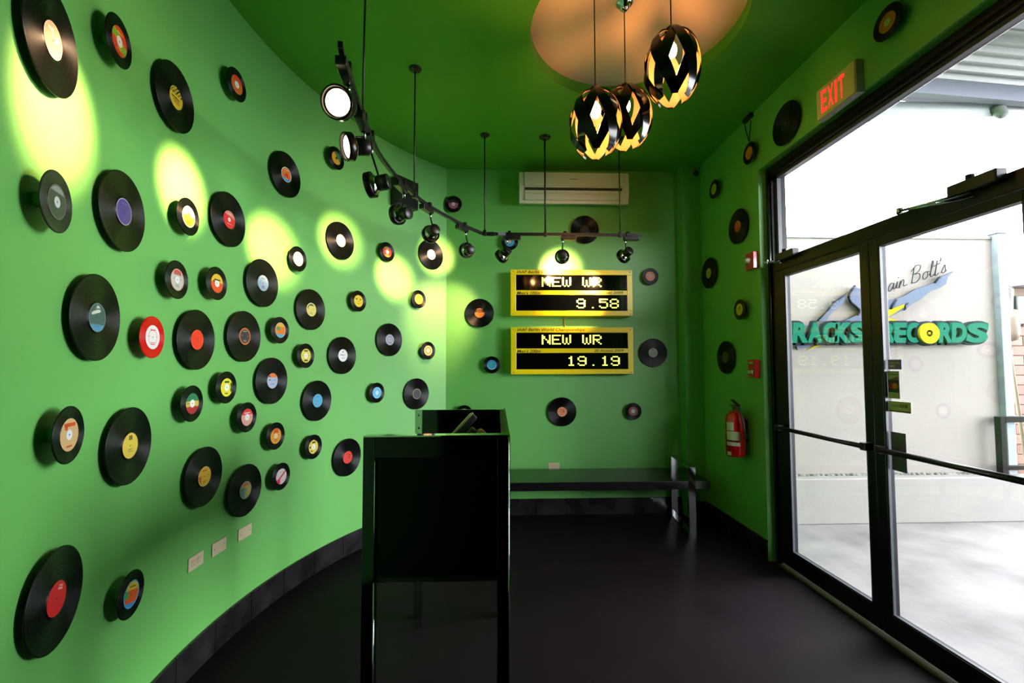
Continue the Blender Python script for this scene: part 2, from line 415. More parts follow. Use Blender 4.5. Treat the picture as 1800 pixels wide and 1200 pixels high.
# daylight portals: where the sky shines through the two glazed openings
for (ya, yb, za, zb) in ((YN, YJ, 2.374, 3.058), (YN, YJ, .15, 2.23)):
    ld = bpy.data.lights.new('window_portal', 'AREA'); ld.shape = 'RECTANGLE'; ld.size = zb - za; ld.size_y = yb - ya
    ld.cycles.is_portal = True
    lo = bpy.data.objects.new('window_portal', ld); COL.objects.link(lo)
    lo.matrix_world = frame((XF + .10, (ya + yb) / 2, (za + zb) / 2), (0, 0, 1), (0, -1, 0), (1, 0, 0))

# ================================================================== OUTSIDE
EX = thing('ground', 'pale streaked concrete ground outside the doors', 'ground', kind='structure')
put('slab', MB().box((2.34, -6, -.25), (16, 4.30, -.02)), CONC, EX)
put('slab', MB().box((4.6, 4.30, -.25), (16, 16, -.021)), CONC, EX)
YK, YE = 4.262, 4.42
kb = struct('wall_kerb', MB().box((2.34, YK, -.02), (7.0, YK + .12, .424), bev=.01).box((2.34, YK + .12, -.02), (5.06, YE, .39)), EXTW2, 'low pale planter wall outside, filled with pebbles', 'kerb')
pbm = MB()
for i in range(260):
    r = random.uniform(.014, .030); x = random.uniform(2.4, 5.0); y = random.uniform(YK + .125 + r, YE - r)
    bm = bmesh.new(); bmesh.ops.create_icosphere(bm, subdivisions=1, radius=r); bm.verts.index_update()
    pbm.add([(x + v.co.x, y + v.co.y, .412 + r * .3 + v.co.z * .7) for v in bm.verts], [[v.index for v in f.verts] for f in bm.faces], i % 2, True); bm.free()
put('pebbles', pbm, PEB, label='grey and pale pebbles along the planter wall outside', category='pebbles', kind='stuff')
xe = at_y(1748, 560, YE).x
we = struct('wall_exterior', MB().box((2.34, YE, -.02), (xe, YE + .14, 2.90)), EXTW, 'white outside wall carrying the green shop sign', 'wall')
put('coping', MB().box((2.34, YE - .012, 2.88), (xe, YE + .152, 2.915), bev=.004), mat('coping_metal', (0.1214, 0.1214, 0.1271), .4, metal=.3, linear=True), we)
post = put('steel_post', MB().box((xe + .005, YE - .06, -.02), (xe + .10, YE + .12, 2.93), bev=.006).box((xe - .012, YE - .07, 2.93), (xe + .115, YE + .13, 2.95)), GALV, label='grey square steel post at the end of the white outside wall', category='post')
put('post_cover', MB().box((xe + .105, YE + .02, -.02), (xe + .19, YE + .10, 2.93), bev=.004), mat('white_post_cover', (0.1656, 0.164, 0.1707), .5, linear=True), post)

# metal railing on the kerb beyond the wall end
rl = thing('metal_railing', 'mauve brown metal railing standing beside the grey outside post', 'railing')
MAUVE = mat('mauve_railing_paint', (0.0069, 0.0046, 0.0048), .8, spec=.05, linear=True)
yr = YK + .06; q0 = at_y(1757, 732, yr); q1 = at_y(1757, 822, yr)
put('post', MB().box((q0.x - .027, yr - .03, .424), (q0.x + .027, yr + .03, q0.z), bev=.004), MAUVE, rl)
put('post', MB().box((q0.x + 1.0, yr - .03, .424), (q0.x + 1.05, yr + .03, q0.z), bev=.004), MAUVE, rl)
put('top_rail', MB().box((q0.x + .027, yr - .03, q0.z - .055), (q0.x + 1.0, yr + .03, q0.z), bev=.004), MAUVE, rl)
put('lower_rail', MB().box((q0.x + .027, yr - .02, q1.z - .02), (q0.x + 1.0, yr + .02, q1.z + .02), bev=.004), MAUVE, rl)

# neighbouring shop far outside, seen past the post
YFR = 6.0
wa = at_y(1779, 600, YFR).x
wf = thing('wall_neighbour', 'orange brick wall of the neighbouring building past the post', 'wall', kind='structure')
put('core', MB().box((wa + .02, YFR + .02, -.02), (wa + 2.2, YFR + .3, 2.65)), mat('orange_mortar', (0.0461, 0.0157, 0.0074), .8, linear=True), wf)
BRK = [mat('orange_brick_a', (0.0516, 0.0116, 0.0035), .7, noise=.1, linear=True), mat('orange_brick_b', (0.0574, 0.0199, 0.0089), .7, noise=.1, linear=True)]
for r in range(19):
    for c in range(4):
        bx = wa + .02 + c * .30 - (.15 if r % 2 else 0); a, b = max(bx, wa), bx + .29
        if b - a < .04: continue
        put('brick', MB().box((a, YFR, r * .14 + .005), (b, YFR + .03, r * .14 + .132), bev=.004), BRK[(r + c) % 2], wf)
aw = put('awning', MB().prism([(0, 2.66), (0, 2.95), (.03, 3.0), (1.9, 3.0), (1.9, 2.66)], YFR - .35, YFR + .3, M=T(wa - .06, 0, 0)), mat('pink_awning_fabric', (0.1004, 0.0587, 0.0815), .7, linear=True), label='pale pink awning over the orange brick wall outside', category='awning')
mbx = thing('meter_box', 'dark wall box with a curved grey pipe, on the orange wall', 'utility box')
c = at_y(1792, 545, YFR - .1)
put('housing', MB().box((c.x - .07, YFR - .14, c.z - .2), (c.x + .2, YFR, c.z + .2), bev=.01), mat('dark_box_paint', (0.0046, 0.0053, 0.0056), .5, linear=True), mbx)
put('pipe', MB().tube([(c.x - .18, YFR - .05, c.z + .37), (c.x - .14, YFR - .06, c.z + .34), (c.x - .09, YFR - .07, c.z + .3), (c.x - .11, YFR - .07, c.z + .05), (c.x - .12, YFR - .06, c.z - .3)], .045, 10), mat('grey_pipe', (0.0430, 0.0420, 0.0386), .5, linear=True), mbx)
put('pipe_cover', MB().lathe([(0, .24), (.07, .22), (.085, .1), (.085, -.1), (.06, -.2), (0, -.22)], 14, M=T(c.x - .12, YFR - .09, c.z - .22)), mat('tan_cover', (0.0336, 0.0192, 0.0097), .6, linear=True), mbx)
pl = at_y(1769, 540, 5.2); pm = at_y(1792, 845, 5.2)
put('leaning_pole', MB().tube([(pl.x, 5.25, pl.z + .4), (pl.x + .02, 5.25, pl.z), (pm.x, 5.1, max(pm.z, 0))], .018, 8), mat('tan_pole', (0.0679, 0.0540, 0.0289), .5, linear=True), label='thin tan pole leaning beyond the grey post outside', category='pole')

# canopy over the entrance: beam, corrugated sheets, rafters
bz = 3.55
b0 = at_z(1545, 203, bz); YBM = at_z(1700, 203, bz).y
cn = thing('roof_canopy', 'pale corrugated metal canopy over the entrance outside', 'canopy', kind='structure')
put('beam', MB().box((2.34, YBM, bz), (9.0, YBM + .12, bz + .11), bev=.005), mat('white_beam_paint', (.26, .26, .28), .5, linear=True), cn)
ang = math.radians(15)
for i in range(26):       # corrugated sheets: real folds, running nearly across; run extended out of view for shade
    yb_ = YBM - .02 - i * .34
    prof = []
    nf = 4
    for k in range(nf):
        y = k * .34 / nf; prof += [(y, 0), (y + .02, .028), (y + .05, .028), (y + .07, 0)]
    prof.append((.34, 0)); vs = []; fs = []
    for (py, pz) in prof:
        yy = yb_ - py
        zz = bz + .15 + (YBM - yy) * .10 + pz
        vs += [(2.36, yy, zz), (8.4, yy + .55, zz)]
    for k in range(len(prof) - 1): fs.append((2 * k, 2 * k + 1, 2 * k + 3, 2 * k + 2))
    put('roof_sheet', MB().add(vs, fs), ROOFM, cn)
struct('wall_sky_block', MB().box((3.9, -5.6, -.02), (10.0, -5.3, 3.1)), EXTW2, 'plain pale wall added out of view to shade the forecourt', 'wall')  # unseen wall, added to keep low sky light off the forecourt
RAF = mat('blue_grey_rafter', (.10, .105, .14), .5, linear=True)
for i in range(5):
    y = YBM - .25 - i * .62
    put('rafter', MB().box((2.40, -.03, -.07), (8.3, .03, .05), M=T(0, y, bz + .10 + (YBM - y) * .10) @ Matrix.Rotation(.09, 4, 'Z') @ T(0, -.2, 0)), RAF, cn)
fl = thing('flood_lamp', 'small white outdoor lamp fixed on the canopy beam', 'lamp')
c = at_y(1757, 196, YBM - .03)
put('lamp_head', MB().lathe([(0, .05), (.03, .05), (.045, -.01), (.05, -.05), (0, -.05)], 14, M=aim(c, (0, -.5, -.8))), mat('white_lamp_paint', (.1, .1, .1), .7, spec=.1, linear=True), fl)
put('bracket', MB().tube([c, (c.x, YBM, bz + .05)], .01, 8), GALV, fl)

# ---- shop sign on the outside wall
sg = thing('shop_sign', 'teal and yellow shop sign with runner emblem on white outside wall', 'sign')
YSG = YE - .10
def sp(px, py, y=YSG): return at_y(px, py, y)
def sz(x, y): return (1380 + x / 5.625, 460 + y / 5.625)      # detail coordinates
def poly(pts, y): return [(p.x, p.z) for p in (sp(*sz(*q), y) for q in pts)]
# runner emblem: flat cut-out pieces on the wall behind the letters
em = put('runner_emblem', MB().prism(poly([(318, 585), (430, 470), (480, 398), (540, 362), (622, 300), (602, 352), (565, 425), (470, 500), (430, 545), (405, 590)], YE - .05), YE - .05, YE - .03, 0, side=1)
    .prism(poly([(690, 240), (650, 292), (630, 345), (650, 402), (705, 445), (738, 482), (722, 520), (650, 555), (565, 590), (800, 590), (1000, 560), (1100, 512), (1190, 470), (1270, 410), (1340, 372), (1440, 290), (1525, 262), (1590, 222), (1612, 150), (1668, 93), (1535, 150), (1480, 206), (1400, 236), (1290, 270), (1180, 336), (1090, 368), (1000, 380), (860, 330), (760, 280)], YE - .05), YE - .05, YE - .03, 0, side=1)
    .prism(poly([(110, 830), (125, 870), (250, 836), (240, 815)], YE - .05), YE - .05, YE - .03, 0, side=1), [PERI, SLATE], sg)
put('lightning_mark', MB().prism(poly([(900, 520), (1185, 420), (1175, 450), (1010, 552), (1150, 585), (900, 620)], YE - .062), YE - .062, YE - .05), YELS, sg)
put('lightning_mark', MB().prism(poly([(215, 876), (330, 812), (390, 815)], YE - .062), YE - .062, YE - .05), YELS, sg)
def stroke(pts, r, y): return [Vector((p.x, y, p.z)) for p in (sp(*sz(*q), y) for q in pts)]
put('emblem_outline', MB().tube(stroke([(690, 238), (655, 280), (632, 320), (632, 362), (655, 405), (700, 440), (732, 470), (738, 495), (715, 525)], .01, YE - .055), .011, 6), SLATE, sg)
put('emblem_outline', MB().tube(stroke([(318, 585), (430, 470), (480, 398), (540, 362), (622, 300)], .01, YE - .055), .008, 6), SLATE, sg)
put('emblem_outline', MB().tube(stroke([(1100, 375), (1060, 430), (1045, 468)], .01, YE - .055), .012, 6), SLATE, sg)
put('emblem_outline', MB().tube(stroke([(1480, 206), (1515, 160), (1535, 150)], .01, YE - .055), .010, 6), SLATE, sg)
put('emblem_outline', MB().tube(stroke([(1215, 410), (1185, 430), (1192, 468), (1175, 475)], .01, YE - .055), .008, 6), SLATE, sg)

# lettering
LX0 = sp(1377, 586).x; zb, zt = sp(1560, 606).z, sp(1560, 564).z; hh = zt - zb
pxm = (sp(1735, 586).x - sp(1385, 586).x) / 350.0
def letter(ch, pa, pb, m=TEAL, dy=0):
    xa, xb = sp(pa, 586).x, sp(pb, 586).x
    me = fit_text(ch, xb - xa, hh * .84, ext=.012, shear=.12, offset=.055, mats=m)
    for v in me.vertices: v.co.z *= 1
    link('letter', me, sg, frame((xa, YSG - .02, zb + hh * .08), (1, 0, 0), (0, 0, 1), (0, -1, 0)))
    bk = fit_text(ch, xb - xa + .045, hh * 1.02, ext=.020, shear=.12, offset=.09, mats=SLATE)
    link('letter_backing', bk, sg, frame((xa - .0225, YSG + .012, zb - hh * .01), (1, 0, 0), (0, 0, 1), (0, -1, 0)))
for ch, a, b in (('T', 1362, 1387), ('R', 1388, 1417), ('A', 1415, 1441), ('C', 1443, 1469), ('K', 1462, 1492), ('S', 1489, 1517), ('&', 1519, 1545), ('R', 1543, 1569), ('E', 1565, 1590), ('C', 1589, 1614), ('R', 1644, 1668), ('D', 1666, 1694), ('S', 1692, 1733)):
    letter(ch, a, b)
rec_c = sp(1628.5, 586, YSG - .02)
k = sp(1646, 586).x - sp(1611, 586).x
put('record_letter', MB().lathe([(k * .16, .02), (k * .16, .035), (k * .5, .035), (k * .5, 0)], 36, 0, smooth=False, M=frame(rec_c, (1, 0, 0), (.0, 0, 1), (0, -1, 0))), YELS, sg, label='yellow record-shaped letter O')
put('record_letter_rim', MB().lathe([(0, .012), (k * .60, .012), (k * .60, -.03), (0, -.03)], 36, M=frame(rec_c, (1, 0, 0), (0, 0, 1), (0, -1, 0))), SLATE, sg)
put('record_letter_hub', MB().lathe([(0, .032), (k * .07, .032), (k * .07, .012)], 16, M=frame(rec_c, (1, 0, 0), (0, 0, 1), (0, -1, 0))), YELS, sg)
put('letter_tray', MB().box((sp(1362, 590).x, YSG + .02, zb + .02), (sp(1722, 590).x, YE, zt - .04)), mat('pale_sign_tray', (0.0413, 0.0443, 0.0491), .4, metal=.5, linear=True), sg)
# script words above the runner
p0, p1 = sp(1533, 523, YE - .02), sp(1664, 477, YE - .02); dv = (p1 - p0); dv.y = 0
PEN = {   # one pen stroke or more per letter, x across, y up, in units of a small letter
 'U': (1.3, [[(.05, 1.9), (.0, .9), (.1, .1), (.45, 0), (.85, .5), (1.0, 1.9)], [(1.0, 1.9), (.95, .6), (1.1, .0), (1.3, .15)]]),
 's': (.75, [[(0, .1), (.4, .95), (.5, .55), (.55, .1), (.3, -.02), (.1, .1)], [(.5, .1), (.75, .15)]]),
 'a': (1.0, [[(.75, .85), (.35, .95), (.05, .45), (.25, .02), (.6, .3), (.78, .9), (.72, .2), (1.0, .12)]]),
 'i': (.5, [[(0, .15), (.22, .9), (.2, .15), (.5, .12)], [(.28, 1.35), (.33, 1.42)]]),
 'n': (1.1, [[(0, .15), (.12, .9), (.1, 0)], [(.1, .3), (.4, .9), (.6, .75), (.62, .1), (1.1, .12)]]),
 'B': (1.5, [[(.25, 2.0), (.1, 0)], [(-.1, 1.6), (.5, 2.15), (1.1, 1.9), (.9, 1.3), (.3, 1.1), (1.0, 1.0), (1.15, .4), (.7, .0), (.1, .12)]]),
 'o': (.95, [[(.5, .9), (.1, .7), (.08, .2), (.4, 0), (.7, .3), (.62, .8), (.45, .9), (.95, .75)]]),
 'l': (.6, [[(0, .3), (.35, 1.5), (.32, 2.0), (.18, 1.7), (.15, .3), (.3, 0), (.6, .2)]]),
 't': (.65, [[(.1, 0), (.3, 1.8), (.22, .2), (.4, 0), (.65, .2)], [(-.1, 1.25), (.75, 1.4)]]),
 "'": (.35, [[(.15, 2.0), (.08, 1.6)]]), ' ': (.5, [])}
W_ = "Usain Bolt's"; tot = sum(PEN[c][0] for c in W_); u_ = dv.length / tot
ex_ = dv.normalized(); ez_ = Vector((-ex_.z, 0, ex_.x)); cx0 = 0
for c in W_:
    for pts in PEN[c][1]:
        wp = [p0 + ex_ * ((cx0 + x + .45 * y) * u_) + ez_ * (y * u_ * .88) for x, y in pts]
        put('script_stroke', MB().tube(smooth(wp, 4), .0042, 5), SLATE, sg)
    cx0 += PEN[c][0]

# ---- stickers and plate on the door glass
XG = XF + .0225
def sticker(name, a, b, m, label, cat='sticker'):
    """a, b: picture corners (top of the mullion side, bottom of the far side)"""
    A = at_x(*a, XG); B = at_x(*b, XG)
    t = thing(name, label, cat, frame((XG, A.y, B.z), (0, -1, 0), (0, 0, 1), (-1, 0, 0)))
    W, Hh = A.y - B.y, A.z - B.z
    put('sheet', MB().box((0, 0, -.0012), (W, Hh, .0005)), m, t)
    return t, W, Hh
def bar(t, x, y, W, Hh, m, nm='print'): put(nm, MB().box((x, y, .0004), (x + W, y + Hh, .0011)), m, t)
def words_on(t, txt, x, y, W, Hh, m, **k): link('lettering', fit_text(txt, W, Hh, ext=.0003, mats=m, **k), t, T(x, y, .0008))
OLIVE = mat('sage_sticker_paper', (190, 196, 156), .5)
t, W, Hh = sticker('purple_sticker', (1561, 632), (1585, 649), mat('purple_sticker_paper', (116, 96, 190), .5), 'purple sticker with yellow lettering, topmost on the door glass')
words_on(t, 'CONNECTION', W * .1, Hh * .52, W * .78, Hh * .24, mat('gold_print', (250, 200, 80), .5)); bar(t, W * .12, Hh * .2, W * .36, Hh * .22, mat('pale_print', (210, 206, 220), .5))
t, W, Hh = sticker('card_sticker', (1560, 652), (1582, 701), mat('dark_sticker_paper', (26, 34, 26), .5), 'tall dark sticker of payment card emblems on the door glass')
bar(t, W * .06, Hh * .69, W * .88, Hh * .28, OLIVE); bar(t, W * .14, Hh * .86, W * .72, Hh * .03, mat('brown_print', (90, 60, 40), .5))
put('print', MB().prism([(W * .2, Hh * .70), (W * .9, Hh * .70), (W * .9, Hh * .80)], .0012, .0016, M=Matrix(((1, 0, 0, 0), (0, 0, 1, 0), (0, 1, 0, 0), (0, 0, 0, 1)))), mat('rust_print', (150, 66, 30), .5), t)
for cx_, m_ in ((.38, mat('red_print', (176, 44, 26), .5)), (.64, mat('orange_print', (214, 130, 40), .5))):
    put('print', MB().lathe([(0, .0013 if cx_ < .5 else .0016), (W * .25, .0013 if cx_ < .5 else .0016), (W * .25, .0005)], 24, M=T(W * cx_, Hh * .45, 0)), m_, t)
bar(t, W * .06, Hh * .02, W * .88, Hh * .2, OLIVE); words_on(t, 'VISA', W * .14, Hh * .05, W * .72, Hh * .13, mat('navy_print', (24, 30, 50), .5), shear=.2, offset=.03)
t, W, Hh = sticker('green_sticker', (1562, 704), (1602, 727), OLIVE, 'wide sage green sticker, lowest of those on the door glass')
words_on(t, 'multi', W * .12, Hh * .48, W * .42, Hh * .25, mat('green_print', (70, 120, 70), .5)); words_on(t, 'LINK', W * .55, Hh * .45, W * .34, Hh * .32, mat('maroon_print', (80, 22, 30), .5), offset=.02)
bar(t, 0, 0, W, Hh * .14, mat('brown_print', (90, 60, 40), .5))
t, W, Hh = sticker('door_plate', (1566, 758), (1595, 832), mat('charcoal_plate', (84, 84, 108), .4), 'plain charcoal plate on the door glass behind the push bar', 'plate')

# ================================================================== RECORDS
def disc_mesh(R, m):
    mb = MB(); t = .0022
    prof = [(0, -t), (R - .002, -t), (R, -t * .4), (R, t * .4), (R - .002, t), (R - .004, t * .75), (R * .60 if R < .1 else .062, t * .72), (.0515, t * .62), (.0515, t * .9), (0, t * .9)]
    mb.lathe(prof, 64); return mb.mesh('disc', m)
DISC = {('L', 'k'): disc_mesh(.151, VINYL), ('S', 'k'): disc_mesh(.0885, VINYL), ('S', 'r'): disc_mesh(.0885, VINYLR), ('S', 'g'): disc_mesh(.0885, VINYLG)}
OFF = {'L': .024, 'S': .044}
PEG = {s_: MB().lathe([(0, -OFF[s_] + .001), (.022, -OFF[s_] + .001), (.022, -.0022), (0, -.0022)], 20).mesh('peg', GREEN) for s_ in 'LS'}
PAL = {}
def pal(c):
    if c not in PAL: PAL[c] = mat('label_ink_%d_%d_%d' % c, c, .42)
    return PAL[c]
WH = (232, 230, 224); DK = (16, 15, 15)
def label_mesh(st):
    """printed centre label: colour per small facet, from the style"""
    R = .0503; rings = [0, .06, .13, .22, .32, .38, .47, .56, .65, .74, .83, .90, .95, 1]; seg = 48
    mats, ms, vs, fs = [], [], [], []
    def idx(c):
        m = pal(c)
        if m not in mats: mats.append(m)
        return mats.index(m)
    rot = math.radians(st.get('rot', 0))
    for r in rings:
        for k in range(seg): a = 2 * PI * k / seg; vs.append((R * r * math.cos(a), R * r * math.sin(a), .00235))
    for i in range(len(rings) - 1):
        for k in range(seg):
            k2 = (k + 1) % seg; rm = (rings[i] + rings[i + 1]) / 2; am = 2 * PI * (k + .5) / seg - rot
            u, v = rm * math.cos(am), rm * math.sin(am); c = st['base']
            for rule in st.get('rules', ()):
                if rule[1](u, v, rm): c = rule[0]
            if 'ring' in st and rm > st['ring'][1]: c = st['ring'][0]
            if 'hub' in st and rm < st['hub'][1]: c = st['hub'][0]
            if rm < .06: c = DK
            fs.append((i * seg + k, i * seg + k2, (i + 1) * seg + k2, (i + 1) * seg + k)); ms.append(idx(c))
    mb = MB(); mb.v = vs; mb.f = fs; mb.m = ms; mb.sm = [False] * len(fs)
    # small printed lines
    bc = st.get('ink'); rnd = random.Random(st.get('seed', 1)); Mr = Matrix.Rotation(rot, 4, 'Z')
    if bc:
        for (x, y, w_, h_) in st.get('bars', ((-.35, .55, .7, .10), (-.25, -.5, .5, .06), (-.3, -.64, .6, .05), (-.62, .05, .22, .05), (.42, .05, .2, .05))):
            mb.box((x * R, y * R, .0023), ((x + w_) * R, (y + h_) * R, .0027), idx(bc), Mr)
    return mb.mesh('label', mats)
top = lambda t: (lambda u, v, r: v > t)
bot = lambda t: (lambda u, v, r: v < t)
Y_, O_, R_, B_ = (226, 200, 60), (214, 110, 40), (206, 40, 34), (84, 164, 206)
def st(base, **k): return dict(base=base, **k)
H3 = (WH, .36)
